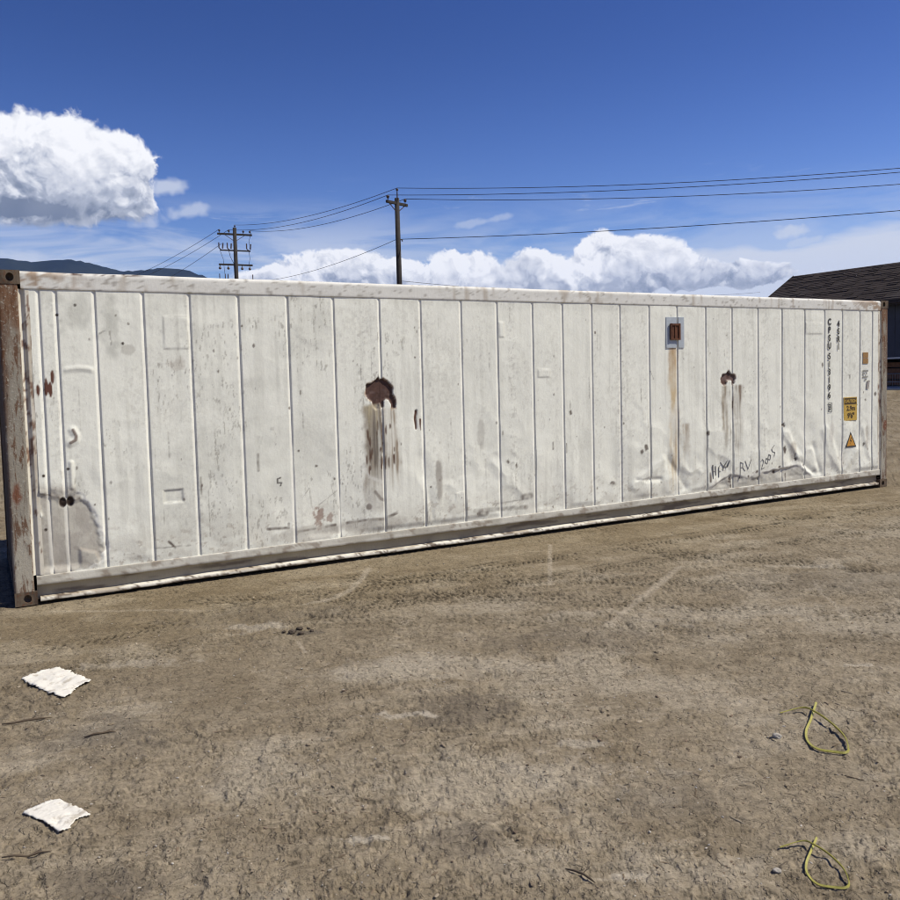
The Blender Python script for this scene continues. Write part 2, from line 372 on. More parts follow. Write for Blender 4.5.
# painted dirt colour, darkened at relief edges and lug grooves as their shade
def dirt_color(x, y):
    n1 = fbm(x * .45, y * .45, 4, 101); n2 = fbm(x * 1.7 + n1, y * 1.7, 5, 111, .6); n3 = fbm(x * 9, y * 9, 4, 121, .62)
    base = np.array((.232, .192, .133)); pale = np.array((.325, .284, .215)); dark = np.array((.150, .118, .076))
    th = .25; xr = x * math.cos(th) + y * math.sin(th); yr = -x * math.sin(th) + y * math.cos(th)
    n4 = fbm(xr * 1.1, yr * 5.5, 6, 141, .66); n5 = fbm(x * 3.1, y * 3.1, 6, 151, .7)
    c = base[None, None] + (pale - base)[None, None] * (ss(n2 * .35 + n4 * .35 + n5 * .3, .47, .62) * .55)[..., None]
    c = c + (dark - c) * (ss(n4 * .5 + n5 * .5, .48, .36) * .5)[..., None]
    c = c + (dark - c) * (ss(n1 * .5 + n2 * .5, .50, .34) * .45)[..., None]
    c = c * (.86 + .28 * n3)[..., None]
    tr, lg = track_mask(x, y); c = c * (1 - lg * .52 - tr * .05)[..., None]  # lug grooves painted darker, adding to the shade in them
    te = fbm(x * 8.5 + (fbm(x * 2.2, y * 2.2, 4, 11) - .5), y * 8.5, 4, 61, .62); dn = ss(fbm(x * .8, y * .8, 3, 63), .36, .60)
    c = c * (1 - (ss(te, .485, .50) * ss(te, .525, .51) + ss(te, .59, .60) * ss(te, .62, .61)) * .45 * (.25 + .75 * dn))[..., None]  # thin dark band painted along terrace edges, deepening their shadow line
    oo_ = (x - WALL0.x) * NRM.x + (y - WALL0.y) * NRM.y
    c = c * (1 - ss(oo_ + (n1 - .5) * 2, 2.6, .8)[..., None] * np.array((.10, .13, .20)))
    def patch(cx, cy, rx_, ry_, colr, a, th=0.):
        nonlocal c
        dx_ = (x - cx) * math.cos(th) + (y - cy) * math.sin(th); dy_ = -(x - cx) * math.sin(th) + (y - cy) * math.cos(th)
        q = np.hypot(dx_ / rx_, dy_ / ry_) + (fbm(x * 7, y * 7, 5, 131, .75) - .5) * 2.6
        c = c + (np.array(colr) - c) * (ss(q, 1.05, .45) * a)[..., None]
    for (cx, cy, rx_, ry_, a) in [(-1.9, 4.45, .35, .3, .6), (.05, 4.65, .3, .25, .65), (.02, 3.35, .2, .16, .6), (-1.35, 3.1, .28, .18, .6), (.9, 5.9, .9, .3, .45), (1.0, 3.6, .35, .2, .4), (-1.15, 6.2, .14, .07, .95), (3.6, 7.3, 1.4, .5, .4), (-1.6, 6.7, .8, .3, .35)]:
        patch(cx, cy, rx_, ry_, (.12, .10, .075), a)
    for (cx, cy, rx_, ry_, a) in [(-1.55, 6.35, .22, .14, .6), (-.35, 3.35, .12, .03, .9), (-.28, 4.62, .16, .05, .9), (.62, 4.2, .12, .05, .6), (2.2, 6.4, 1.2, .25, .35), (.5, 3.9, .5, .2, .35), (2.55, 5.2, .1, .03, .9), (3.4, 7.9, .35, .08, .6), (-2.2, 5.6, .4, .1, .45), (-.1, 5.4, 1.0, .25, .35), (.62, 3.05, .12, .03, .7)]:
        patch(cx, cy, rx_, ry_, (.38, .34, .27), a * .8)
    # pale drag marks and scuffed arcs
    arc = [(-1.264, 6.98), (-1.05, 7.18), (-.94, 7.45), (-.87, 7.9), (-.851, 8.3)]
    for P, wd, a in [(arc, .035, .5), ([(1.078, 9.208), (.865, 7.443)], .022, .5), ([(1.147, 6.178), (2.181, 7.967)], .035, .5), ([(2.9, 5.9), (3.15, 7.2)], .02, .35), ([(-2.0, 6.9), (-3.4, 7.0)], .03, .3), ([(-1.15, 6.0), (-1.05, 5.75)], .015, .4)]:
        d = line_d(x, y, P); c = c + (np.array((.40, .35, .27)) - c) * (ss(d, wd * 1.5, wd * .3) * a * (.4 + .6 * n3 * 1.5).clip(0, 1))[..., None]
    return c
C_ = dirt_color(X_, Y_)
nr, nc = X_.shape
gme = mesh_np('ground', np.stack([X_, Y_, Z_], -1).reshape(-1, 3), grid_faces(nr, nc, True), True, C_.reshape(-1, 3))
m_ground, g, p = material('packed_dirt', .95, 0, .12)
pos = g.pos(); c = g.attr('paint')
n1 = g.noise(pos, 75, 3, .6); n2 = g.noise(pos, 22, 5, .65); nf = g.noise(pos, 260, 2, .6)
n6 = g.noise(g.map(pos, (16, 30, 16)), 1, 5, .7); k = g.ramp(n1, .25, .75, .86, 1.14, False) * g.ramp(n2, .25, .75, .84, 1.16, False) * g.ramp(n6, .28, .72, .76, 1.22, False) * g.ramp(nf, .2, .8, .88, 1.12, False)
c = g.vec('MULTIPLY', c, g.comb(k, k, k))
big = g.noise(pos, 1.1, 4, .6)
def crack_shade(sc_, ms, off, wdt):
    a_ = g.noise(g.vec('ADD', pos, (off, off * 2, 0)), sc_, 4, .6); m_ = g.noise(g.vec('ADD', pos, (off, 0, 3)), ms, 2, .5)
    return g.ramp(g.math('ABSOLUTE', a_ - .5), wdt, wdt * .25) * g.ramp(m_ + (big - .5) * .9, .545, .63), a_
k1, h1 = crack_shade(10, 14, 0, .026); k2, h2 = crack_shade(24, 22, 7, .026)
pitn = g.voro(pos, 38); pk = g.ramp(pitn, .20, .12) * g.ramp(n2 + (big - .5) * .6, .52, .60)
dk = g.math('MAXIMUM', g.math('MAXIMUM', k1, k2 * .30), pk * 1.1)
c = g.mix(dk * .36, c, (.075, .057, .038))  # dark dashes and pits: crevice shade put into the dirt colour
sp2 = g.voro(pos, 31); c = g.mix(g.ramp(sp2, .13, .07) * g.ramp(n1, .5, .6) * .75, c, (.46, .42, .34))
g.put(p.inputs['Base Color'], c)
g.put(p.inputs['Normal'], g.bump(n2 * .8 + g.ramp(h1, .48, .52) * .5 + g.ramp(h2, .48, .52) * .35 + n1 * .25 - dk * .3, .8, .010))
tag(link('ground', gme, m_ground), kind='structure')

# loose gravel, clods and straw: one mass
ICO = []
phi = (1 + 5 ** .5) / 2
for a, b in ((-1, phi), (1, phi), (-1, -phi), (1, -phi)): ICO.append((a, b, 0))
for a, b in ((-1, phi), (1, phi), (-1, -phi), (1, -phi)): ICO.append((0, a, b))
for a, b in ((phi, -1), (phi, 1), (-phi, -1), (-phi, 1)): ICO.append((a, 0, b))
ICO = np.array(ICO) / 1.9
ICF = np.array([(0, 11, 5), (0, 5, 1), (0, 1, 7), (0, 7, 10), (0, 10, 11), (1, 5, 9), (5, 11, 4), (11, 10, 2), (10, 7, 6), (7, 1, 8), (3, 9, 4), (3, 4, 2), (3, 2, 6), (3, 6, 8), (3, 8, 9), (4, 9, 5), (2, 4, 11), (6, 2, 10), (8, 6, 7), (9, 8, 1)])
def scatter(name, n, rmin, rmax, smin, smax, cols, flatz, elong, mat, seed, clump=.5):
    rg = np.random.default_rng(seed)
    r = rmin * (rmax / rmin) ** rg.random(n * 4); a = np.radians(rg.uniform(-34, 34, n * 4)); x = np.sin(a) * r; y = np.cos(a) * r
    keep = fbm(x * 1.3, y * 1.3, 4, seed + 3) + rg.random(len(x)) * .35 > clump
    ss_ = (x - WALL0.x) * U.x + (y - WALL0.y) * U.y; oo = (x - WALL0.x) * NRM.x + (y - WALL0.y) * NRM.y
    keep &= ~((ss_ > -.2) & (ss_ < 12.4) & (oo < .03) & (oo > -2.6))
    x = x[keep][:n]; y = y[keep][:n]; n = len(x)
    sz = smin * (smax / smin) ** (rg.random(n) ** 2.2)
    th = rg.uniform(0, 6.28, n); el_ = 1 + rg.random(n) * elong
    V = np.repeat(ICO[None], n, 0) * (1 + (rg.random((n, 12, 1)) - .5) * .55)
    V = V * np.stack([el_, 1 / np.sqrt(el_), np.full(n, flatz) * rg.uniform(.6, 1.2, n)], -1)[:, None] * sz[:, None, None]
    c_, s_2 = np.cos(th)[:, None], np.sin(th)[:, None]
    vx = V[..., 0] * c_ - V[..., 1] * s_2; vy = V[..., 0] * s_2 + V[..., 1] * c_
    zz = ground_z(x, y) + sz * flatz * .35
    V = np.stack([vx + x[:, None], vy + y[:, None], V[..., 2] + zz[:, None]], -1).reshape(-1, 3)
    F = (ICF[None] + 12 * np.arange(n)[:, None, None]).reshape(-1, 3)
    cc = np.array(cols)[rg.integers(0, len(cols), n)] * rg.uniform(.75, 1.25, (n, 1))
    me = mesh_np(name, V, F, False, np.repeat(cc, 12, 0)); return link(name, me, mat)
m_peb, g, p = material('loose_stones', .9, 0, .15); g.put(p.inputs['Base Color'], g.attr('paint'))
DC = [(.24, .19, .13), (.2, .16, .11), (.3, .25, .18), (.16, .12, .085)]
tag(scatter('gravel', 11000, 2.3, 11, .0015, .0065, DC + [(.38, .35, .3), (.2, .17, .13)], .7, .6, m_peb, 3), 'loose gravel and grit scattered over the packed dirt', 'gravel', kind='stuff')
tag(scatter('dirt_clods', 1600, 2.4, 14, .004, .013, DC, .5, .9, m_peb, 5, .66), 'small dry clods of earth lying on the packed dirt', 'clods', kind='stuff')
tag(scatter('straw_bits', 800, 2.4, 10, .005, .010, [(.16, .12, .08), (.10, .08, .06), (.26, .22, .16)], .22, 4.5, m_peb, 8, .5), 'bits of straw, bark and twig strewn on the dirt', 'debris', kind='stuff')

# ------------------------------------------------------------------ container
box_ = empty('shipping_container', WALL0, YAW)
tag(box_, 'long battered white refrigerated shipping container with rust patches standing on the dirt', 'shipping container')
# local frame: x along the side, y = -offset (depth), z up
LEN = 12.192; HGT = 2.896; DEP = 2.438
GR = [.312, .447, .760, 1.170, 1.585, 2.045, 2.535, 3.022, 3.535, 4.022, 4.528, 5.000, 5.489, 5.922, 6.364, 6.808, 7.287, 7.768, 8.282, 8.775, 9.284, 9.773, 10.255, 10.696, 11.100, 11.514, 11.814]
HOLE1 = [(3.355, 1.84), (3.424, 1.849), (3.495, 1.91), (3.517, 1.889), (3.552, 1.899), (3.609, 1.865), (3.666, 1.8), (3.663, 1.726), (3.697, 1.661), (3.694, 1.575), (3.646, 1.561), (3.636, 1.61), (3.614, 1.664), (3.58, 1.676), (3.556, 1.655), (3.553, 1.581), (3.519, 1.583), (3.508, 1.625), (3.484, 1.573), (3.46, 1.559), (3.427, 1.597), (3.417, 1.65), (3.372, 1.683), (3.34, 1.736), (3.348, 1.809)]
HOLE2 = [(8.552, 1.774), (8.585, 1.836), (8.661, 1.844), (8.7, 1.879), (8.751, 1.842), (8.828, 1.822), (8.84, 1.767), (8.814, 1.695), (8.775, 1.682), (8.763, 1.742), (8.673, 1.744), (8.66, 1.69), (8.61, 1.679), (8.559, 1.72)]
GRIME = [(.226, .985), (.40, .93), (.558, .91), (.634, .768), (.694, .625), (.735, .429), (.694, .279), (.364, .24), (.189, .24)]
CRUM = [(8.335, .30), (8.716, .468), (9.068, .398), (9.35, .446), (9.827, .466), (10.148, .471), (10.412, .289), (10.5, .24), (8.3, .24)]
rg = np.random.default_rng(21)
SCR = []            # thin scratches (s, z0, z1, half width, strength)
for i in range(130):
    s0 = rg.uniform(.3, 11.9); z0 = rg.uniform(.3, 2.65); L = rg.uniform(.03, .28) * (2.2 if rg.random() < .15 else 1)
    SCR.append((s0, z0, z0 + L, rg.uniform(.002, .005), rg.uniform(.2, .65)))
NICK = [(rg.uniform(.3, 11.9), .28 + 2.35 * rg.random() ** 1.5, rg.uniform(.006, .014), rg.uniform(.4, .9)) for i in range(110)]
def wall_fields(s, z):
    """offset of the outer skin and its paint at (s, z)"""
    jit = (fbm(s * 9, z * 9, 3, 301) - .5)
    low = ss(z, 1.7, .3)
    jit2 = (fbm(s * 34, z * 34, 3, 302, .65) - .5) * 1.3
    # ---- dents
    d = (fbm(s * 1.1, z * 1.0, 3, 311) - .5) * (.014 + .055 * low)
    d += (fbm(s * 3.6, z * 3.0, 3, 321) - .5) * (.005 + .022 * low * ss(s, 6, 8) + .008 * low)
    rd = 1 - np.abs(fbm(s * 2.3, z * 2.3, 3, 331) - .5) * 7
    d += np.clip(rd, 0, 1) * .007 * ss(fbm(s * .8, z * .8, 2, 341), .48, .62) * (.3 + .9 * low)
    # folded facets near the bottom right
    blend_lines = []
    for (ax, az_, bx, bz, h, wd) in [(7.0, .45, 7.5, .75, .010, .09), (7.05, .52, 7.45, .50, -.010, .05), (10.7, .95, 11.05, .30, .014, .12), (11.1, .30, 11.45, .62, .012, .10), (10.45, .75, 10.6, .35, -.012, .08),
                                (9.85, .95, 10.15, .55, .018, .10), (10.15, .55, 10.45, .35, -.014, .08), (8.35, .95, 8.9, .55, .010, .14), (9.0, .62, 9.25, .42, .012, .08), (4.9, .9, 5.3, .5, .007, .10), (4.0, 1.0, 4.1, .35, -.008, .12), (7.6, .75, 7.9, .35, -.010, .12), (11.6, .95, 11.75, .5, .008, .08)]:
        q = line_d(s, z, [(ax, az_), (bx, bz)]); d += 1.5 * h * np.clip(1 - q / wd, 0, 1) ** 1.3; blend_lines.append((q, h))
    white = np.array((.83, .83, .728)); c = np.broadcast_to(white, s.shape + (3,)).copy()
    def blend(mask, colr):
        nonlocal c
        c = c + (np.array(colr) - c) * np.clip(mask, 0, 1)[..., None]
    # general grime: vertical run streaks, mottling, dirt low down
    blend(.20 * ss(fbm(s * 22, z * 1.1, 3, 401), .50, .72) * (.4 + .6 * ss(fbm(s * 1.2, z * .9, 3, 402), .42, .62)), (.34, .33, .28))
    blend(.24 * ss(fbm(s * 1.4, z * 1.7, 5, 403, .6), .48, .68) * ss(s, 7, 1), (.42, .42, .36))
    blend(.6 * ss(fbm(s * 52, z * 14, 4, 404, .7), .60, .74) * ss(fbm(s * 2.2, z * 2.2, 3, 405), .52, .66) * (.3 + .7 * ss(s, 6, 3)), (.25, .23, .19))
    blend(.20 * ss(fbm(s * 26, z * 26, 5, 409, .72), .50, .64) * ss(fbm(s * 1.9, z * 1.6, 4, 410, .6), .54, .66), (.40, .38, .32))
    blend(.34 * ss(z, .72, .25) * ss(fbm(s * 5, z * 9, 5, 406, .65), .40, .60), (.42, .38, .31))
    blend(.5 * ss(fbm(s * 16, z * 20, 4, 407, .65), .64, .74) * ss(z, .8, .3), (.30, .24, .18))
    blend(.20 * ss(z, 2.62, 2.73) * ss(fbm(s * 4, z * 3, 3, 408), .4, .6), (.42, .40, .34))
    for (a, z0, z1, hw, k) in SCR:
        m = (np.abs(s - a - .006 * np.sin(z * 9)) < .05)
        if m.any(): blend(np.where(m, k * ss(np.abs(s - a), hw + .006, hw * .3) * ss(z, z0, z0 + .02) * ss(z, z1 + .02, z1) * (.1 + 1.1 * vn(s * 8, z * 55, 9)) + jit2 * .2, 0), (.16, .14, .12))
    for (a, b, r, k) in NICK:
        q = np.hypot(s - a, (z - b) * .6)
        if q.min() < r: blend(k * ss(q + jit2 * r, r, r * .4), (.10, .07, .05))
    def blob(a, b, ra, rb, colr, k, nz=.8, f=9):
        if s.max() < a - 3 * ra or s.min() > a + 3 * ra: return
        q = np.hypot((s - a) / ra, (z - b) / rb) + (fbm(s * f, z * f, 4, 501, .65) - .5) * nz * 2
        blend(k * ss(q, 1.15, .55), colr)
    def dent(a, b, ra, rb, h):
        nonlocal d
        q = np.hypot((s - a) / ra, (z - b) / rb); d = d + h * np.exp(-q * q * 2)
    # ---- left end damage
    if s.min() < 1.4:
        q = poly_sd(s, z, GRIME) + jit * .09 + jit2 * .010
        d = d - .016 * ss(q, .035, -.03); blend(.80 * ss(q, .010, -.010), (.46, .43, .36)); blend(.8 * ss(np.abs(q - .022), .022, .006) * ss(s, .5, .56), (.86, .85, .76)); blend(.35 * ss(q, .01, -.06) * ss(fbm(s * 14, z * 14, 4, 502, .6), .45, .6), (.33, .29, .25))  # right rim painted near white, a highlight along the dent edge
        q = line_d(s, z, [(.20, .985), (.38, .93), (.42, .87), (.55, .90)]); d = d + .010 * np.clip(1 - q / .04, 0, 1); blend(.7 * ss(q, .016, .003) * ss(fbm(s * 20, z * 20, 2, 5), .35, .5), (.12, .09, .07))
        blend(.6 * ss(np.abs(z - 1.0 + .1 * (s - .2)), .09, .0) * ss(s, .56, .5), (.32, .28, .23))
        for (a, b) in ((.418, .872), (.478, .876)):
            q = np.hypot((s - a) / .034, (z - b) / .05); blend(ss(q, 1.1, .75), (.035, .022, .016)); d = d - .02 * ss(q, 1, .6)
        q = line_d(s, z, [(.530, 1.509), (.553, 1.455), (.548, 1.42), (.505, 1.396)]); blend(.85 * ss(q, .018, .008), (.14, .09, .07)); d = d + .012 * np.clip(1 - q / .045, 0, 1)
        for (a, b, h) in ((.269, 1.862, .06), (.335, 1.90, .09), (.331, 1.85, .05), (.387, 1.99, .06), (.366, 1.86, .07)):
            q = np.hypot((s - a) / .014, (z - b) / h) + jit * 1.2; blend(ss(q, 1.1, .7), (.12, .05, .032))
        for (a, b) in ((.473, 1.167), (.276, 1.121), (.272, .646), (.599, 2.608), (.98, 2.27), (.45, 2.52)):
            blend(ss(np.hypot(s - a, z - b), .017, .009), (.05, .035, .025))
        q = poly_sd(s, z, [(.535, .445), (.666, .40), (.69, .34), (.69, .25), (.535, .25)]); d = d + .014 * ss(q, .02, -.02)
        blend(.5 * ss(line_d(s, z, [(.50, .455), (.66, .41), (.70, .33)]), .028, .006), (.27, .23, .19))
        blend(.34 * ss(np.hypot((s - .62) / .17, (z - 2.55) / .2) + jit * 2, 1.2, .4), (.33, .33, .28)); blend(.38 * ss(np.hypot((s - .9) / .09, (z - 2.45) / .3) + jit * 2, 1.2, .4), (.33, .33, .28))
        q = np.abs(z - 2.02 - .03 * np.cos((s - .6) * 9)) ; d = d + .007 * np.clip(1 - q / .035, 0, 1) * ss(s, .47, .5) * ss(s, .74, .70); blend(.3 * ss(q - .0, .03, .0) * ss(s, .47, .5) * ss(s, .72, .68) * (z > 2.01), (.36, .35, .31))
        q = line_d(s, z, [(.79, 2.36), (.87, 2.41), (.885, 2.25)]); blend(.5 * ss(q, .011, .004) * ss(vn(s * 30, z * 45, 4), .3, .6), (.12, .10, .08))
        blob(1.02, 2.22, .06, .05, (.40, .38, .32), .5)
        q = line_d(s, z, [(.50, 1.22), (.50, 1.0)]); d = d + .012 * np.clip(1 - q / .03, 0, 1)
    # ---- pressed rectangles
    for (a, b, e, f_, h) in [(1.278, 1.447, .785, .90, -.010), (4.40, 4.515, .372, .597, .007), (10.27, 10.64, 2.38, 2.54, .005), (5.55, 5.72, 1.86, 1.95, .006), (1.34, 1.56, 2.22, 2.52, .004), (5.02, 5.09, 2.33, 2.50, .008)]:
        if s.max() < a - .1 or s.min() > e + 20: continue
        q = np.maximum(np.maximum(a - s, s - b), np.maximum(e - z, z - f_)) ; d = d + h * ss(q, .014, -.014)
        blend(.35 * ss(np.abs(q), .012, .002) * ss(fbm(s * 12, z * 12, 2, 77), .35, .6), (.25, .23, .2))
    # ---- torn skin with brown foam behind it
    for HP in (HOLE1, HOLE2):
        if s.max() < HP[0][0] - .3 or s.min() > HP[0][0] + .7: continue
        q = poly_sd(s, z, HP) + (fbm(s * 26, z * 26, 3, 601) - .5) * .014
        top = max(b for a, b in HP); bot = min(b for a, b in HP)
        inner = np.stack([np.full(s.shape, v) for v in (.075, .040, .030)], -1) * (.6 + 1.0 * fbm(s * 30, z * 30, 4, 602, .6))[..., None]
        pale = np.array((.17, .115, .10))
        inner = inner + (pale - inner) * (.75 * ss(np.abs(z - (top * .5 + bot * .5)), .06, .015) * ss(fbm(s * 14, z * 20, 3, 603), .35, .6))[..., None]
        m = ss(q, .005, -.006); c = c + (inner - c) * m[..., None]; d = d - .022 * ss(q, .003, -.014) + .004 * (fbm(s * 40, z * 40, 3, 604) - .5) * m
        blend(.8 * ss(q, .020, .002) * (1 - m) * ss(fbm(s * 30, z * 30, 3, 6), .42, .60), (.34, .20, .10))
    # ---- run-off stains
    def runs(s0, s1, z1, z0, k, colr, f=46):
        sw = s + (fbm(s * 6, z * 5, 4, 703, .65) - .5) * .10; zw = z + (fbm(s * 30, z * 1.5, 3, 704, .6) - .5) * .55
        m = ss(sw, s0 - .03, s0 + .04) * ss(sw, s1 + .03, s1 - .04) * ss(z, z1 + .02, z1 - .02) * ss(zw, z0 - .05, z0 + .40)
        blend(k * m * (.25 + .9 * ss(fbm(s * f, z * 1.6, 3, 701), .35, .68)) * (.5 + .7 * fbm(s * 9, z * 7, 3, 702)), colr)
    if 2.9 < s.max() and s.min() < 4.3:
        runs(3.31, 3.56, 1.62, .66, 1.3, (.36, .32, .25), 14); runs(3.34, 3.53, 1.60, .72, 1.9, (.13, .11, .085), 60); runs(3.30, 3.58, 1.6, .45, .5, (.40, .35, .28), 30); runs(3.56, 3.71, 1.58, .72, 1.4, (.32, .26, .19), 40); runs(3.34, 3.50, 1.62, 1.35, .8, (.52, .45, .28))
        for i in range(26):
            a = 3.33 + .33 * _h(np.array(i), np.array(1), 5); b = .92 + .5 * _h(np.array(i), np.array(2), 5)
            q = np.hypot((s - a) / .010, (z - b) / (.02 + .05 * _h(np.array(i), np.array(3), 5))) + jit; blend(.9 * ss(q, 1.2, .6), (.10, .055, .035))
        q = line_d(s, z, [(3.30, .98), (3.36, .86), (3.50, .80)]) + jit * .02; blend(.6 * ss(q + jit2 * .02, .03, .005), (.74, .73, .66))
        q = line_d(s, z, [(3.42, .70), (3.48, .62), (3.52, .60)]) + jit * .02; blend(.8 * ss(q, .022, .008), (.13, .10, .08))
        blob(3.345, .545, .03, .03, (.15, .12, .1), .9)
        q = line_d(s, z, [(3.935, 1.53), (3.922, 1.45), (3.93, 1.345)]) + jit * .012; blend(ss(q, .016, .008), (.10, .045, .03)); d = d - .010 * ss(q, .02, .005)
        q = line_d(s, z, [(3.985, 1.44), (3.985, 1.33)]) + jit * .012; blend(ss(q, .011, .006), (.12, .06, .04))
        blend(.9 * ss(line_d(s, z, [(3.958, 1.42), (3.958, 1.34)]), .02, .01), (.78, .76, .68))
    runs(8.58, 8.71, 1.68, .72, .95, (.30, .25, .18), 40); runs(8.785, 8.96, 1.68, .70, 1.3, (.24, .19, .14), 40); 
    runs(7.62, 7.78, 2.24, .28, .95, (.58, .46, .28), 14); runs(7.63, 7.70, 2.24, 1.75, 1.1, (.36, .20, .10), 26); runs(7.70, 7.76, 2.24, 2.0, .8, (.36, .20, .10), 26); runs(7.70, 7.80, 1.4, .35, .9, (.30, .20, .12)); runs(7.84, 7.96, 1.2, .6, .6, (.30, .22, .14))
    blob(4.195, .80, .05, .27, (.30, .27, .23), .75, .7, 5); blob(4.75, 1.25, .05, .2, (.42, .40, .35), .5)
    # ---- bottom scrapes
    for P, wd, k in [([(2.25, .43), (2.47, .42), (2.47, .46)], .010, .8), ([(2.559, .368), (2.75, .377)], .010, .7), ([(3.10, .40), (3.30, .41), (3.51, .40)], .012, .8), ([(2.87, .385), (2.97, .39)], .014, .8), ([(3.57, .42), (3.66, .45)], .012, .7),
                     ([(1.17, .37), (1.50, .36)], .005, .6), ([(1.30, .42), (1.36, .355)], .008, .9), ([(2.62, .70), (2.70, .80), (2.72, .60)], .005, .5), ([(2.80, .62), (3.0, .75)], .004, .4), ([(4.64, .37), (5.35, .345)], .022, .5), ([(4.9, .42), (5.3, .44)], .008, .4), ([(5.30, .47), (5.42, .47)], .030, .6), ([(4.70, .33), (4.80, .33)], .025, .6),
                     ([(2.18, 1.18), (2.18, 1.02)], .010, .7), ([(1.62, 1.0), (1.62, .84)], .006, .6), ([(8.34, .50), (8.34, .40)], .02, .8), ([(7.35, 1.8), (7.30, 1.9)], .006, .6), ([(5.95, .95), (5.95, 1.05)], .008, .8), ([(5.75, 1.0), (5.75, 1.08)], .008, .7)]:
        blend(k * ss(line_d(s, z, P) + jit * .012, wd * 1.8, wd * .5) * (.5 + .9 * vn(s * 30, z * 30, 8)), (.14, .115, .095))
    blob(2.80, .50, .06, .10, (.24, .13, .09), .7, 1.2, 22); blob(2.91, .47, .03, .05, (.24, .13, .09), .6, 1.2, 22); blob(3.45, .62, .12, .14, (.45, .42, .36), .35); blob(2.6, .33, .5, .08, (.36, .33, .28), .5, .8, 6); blob(3.4, .35, .5, .07, (.36, .33, .28), .5, .8, 6)
    blob(1.45, 2.08, .08, .07, (.47, .43, .36), .5)
    q = np.abs(s - 2.41) ; blend(.9 * ss(line_d(s, z, [(2.40, .93), (2.37, .92), (2.37, .88), (2.41, .88), (2.40, .85)]), .010, .004), (.06, .05, .045))
    # crumpled, scraped strip at the bottom
    if s.max() > 8.2 and s.min() < 10.8:
        q = poly_sd(s, z, CRUM) + jit * .05; m = ss(q, .02, -.02)
        d = d - .018 * m + m * (fbm(s * 7, z * 9, 3, 801) - .5) * .03; blend(.55 * m, (.46, .44, .38)); blend(.4 * m * ss(fbm(s * 12, z * 12, 4, 802, .6), .5, .62), (.27, .24, .2))
        q = line_d(s, z, [(8.335, .32), (8.716, .468), (9.068, .398), (9.35, .446), (9.827, .466), (10.148, .471), (10.412, .289)]) + jit * .03
        d = d + .005 * np.clip(1 - np.abs(q) / .06, 0, 1); blend(.7 * ss(q, .018, .004) * ss(fbm(s * 9, z * 9, 3, 803), .46, .58), (.12, .09, .07)); blend(.5 * ss(q + .03, .10, .03), (.80, .79, .72)); blend(.5 * m, (.44, .42, .36))
        for (a, b, ra, rb) in ((9.807, 1.084, .032, .045), (9.827, .735, .034, .06), (10.04, .639, .02, .04), (10.062, .585, .035, .03), (9.235, .455, .045, .035), (9.06, .405, .03, .02), (9.701, .49, .03, .03), (9.60, .42, .04, .03), (8.715, .395, .045, .06), (8.73, .30, .02, .05), (10.25, .47, .03, .03), (9.85, .33, .015, .1), (9.27, .36, .025, .03)):
            q = np.hypot((s - a) / ra, (z - b) / rb) + jit * 1.4 + jit2; blend(.92 * ss(q, 1.1, .6), (.075, .05, .038)); d = d - .008 * ss(q, 1, .4)
        blob(10.0, .72, .07, .16, (.42, .36, .28), .5)
    for (a, b, ra, rb) in ((7.122, .876, .04, .05), (7.2, .925, .03, .04), (5.1, .9, .03, .03), (5.22, .85, .015, .04), (4.09, .692, .018, .018), (5.04, 1.23, .012, .05), (6.02, 1.42, .02, .03), (8.30, 1.05, .03, .04), (6.65, .52, .05, .02), (2.073, 2.435, .012, .014), (2.6, 1.187, .012, .014), (2.785, 1.021, .014, .014), (2.975, .872, .013, .013), (2.64, 1.77, .012, .03), (3.217, 2.082, .01, .02), (11.66, 1.38, .03, .03), (11.9, 1.46, .03, .03), (11.64, .7, .03, .03), (11.72, .62, .02, .03), (11.28, 1.75, .02, .04), (10.65, 1.93, .02, .04)):
        q = np.hypot((s - a) / ra, (z - b) / rb) + jit * 1.2 + jit2; blend(.9 * ss(q, 1.1, .5), (.11, .085, .065))
    blob(6.66, .51, .06, .04, (.3, .28, .24), .5); blob(11.7, .85, .05, .22, (.42, .38, .32), .6); blob(11.12, .45, .05, .12, (.52, .48, .42), .4); blob(10.85, .9, .06, .2, (.5, .47, .42), .4)
    return d, c
def groove_off(s):
    o = np.zeros_like(s)
    for gc in GR:
        o = np.minimum(o, np.interp(s, [gc - .026, gc + .003, gc + .005, gc + .012], [0, -.012, -.012, 0]))
    return o
def zr(s): return np.interp(s, [0, 3, 6, 9, 12.2], [0, .010, .012, .024, .030])
PAN0 = -.005; Z0, Z1 = .235, 2.742
edges = [.238] + GR + [LEN - .238]
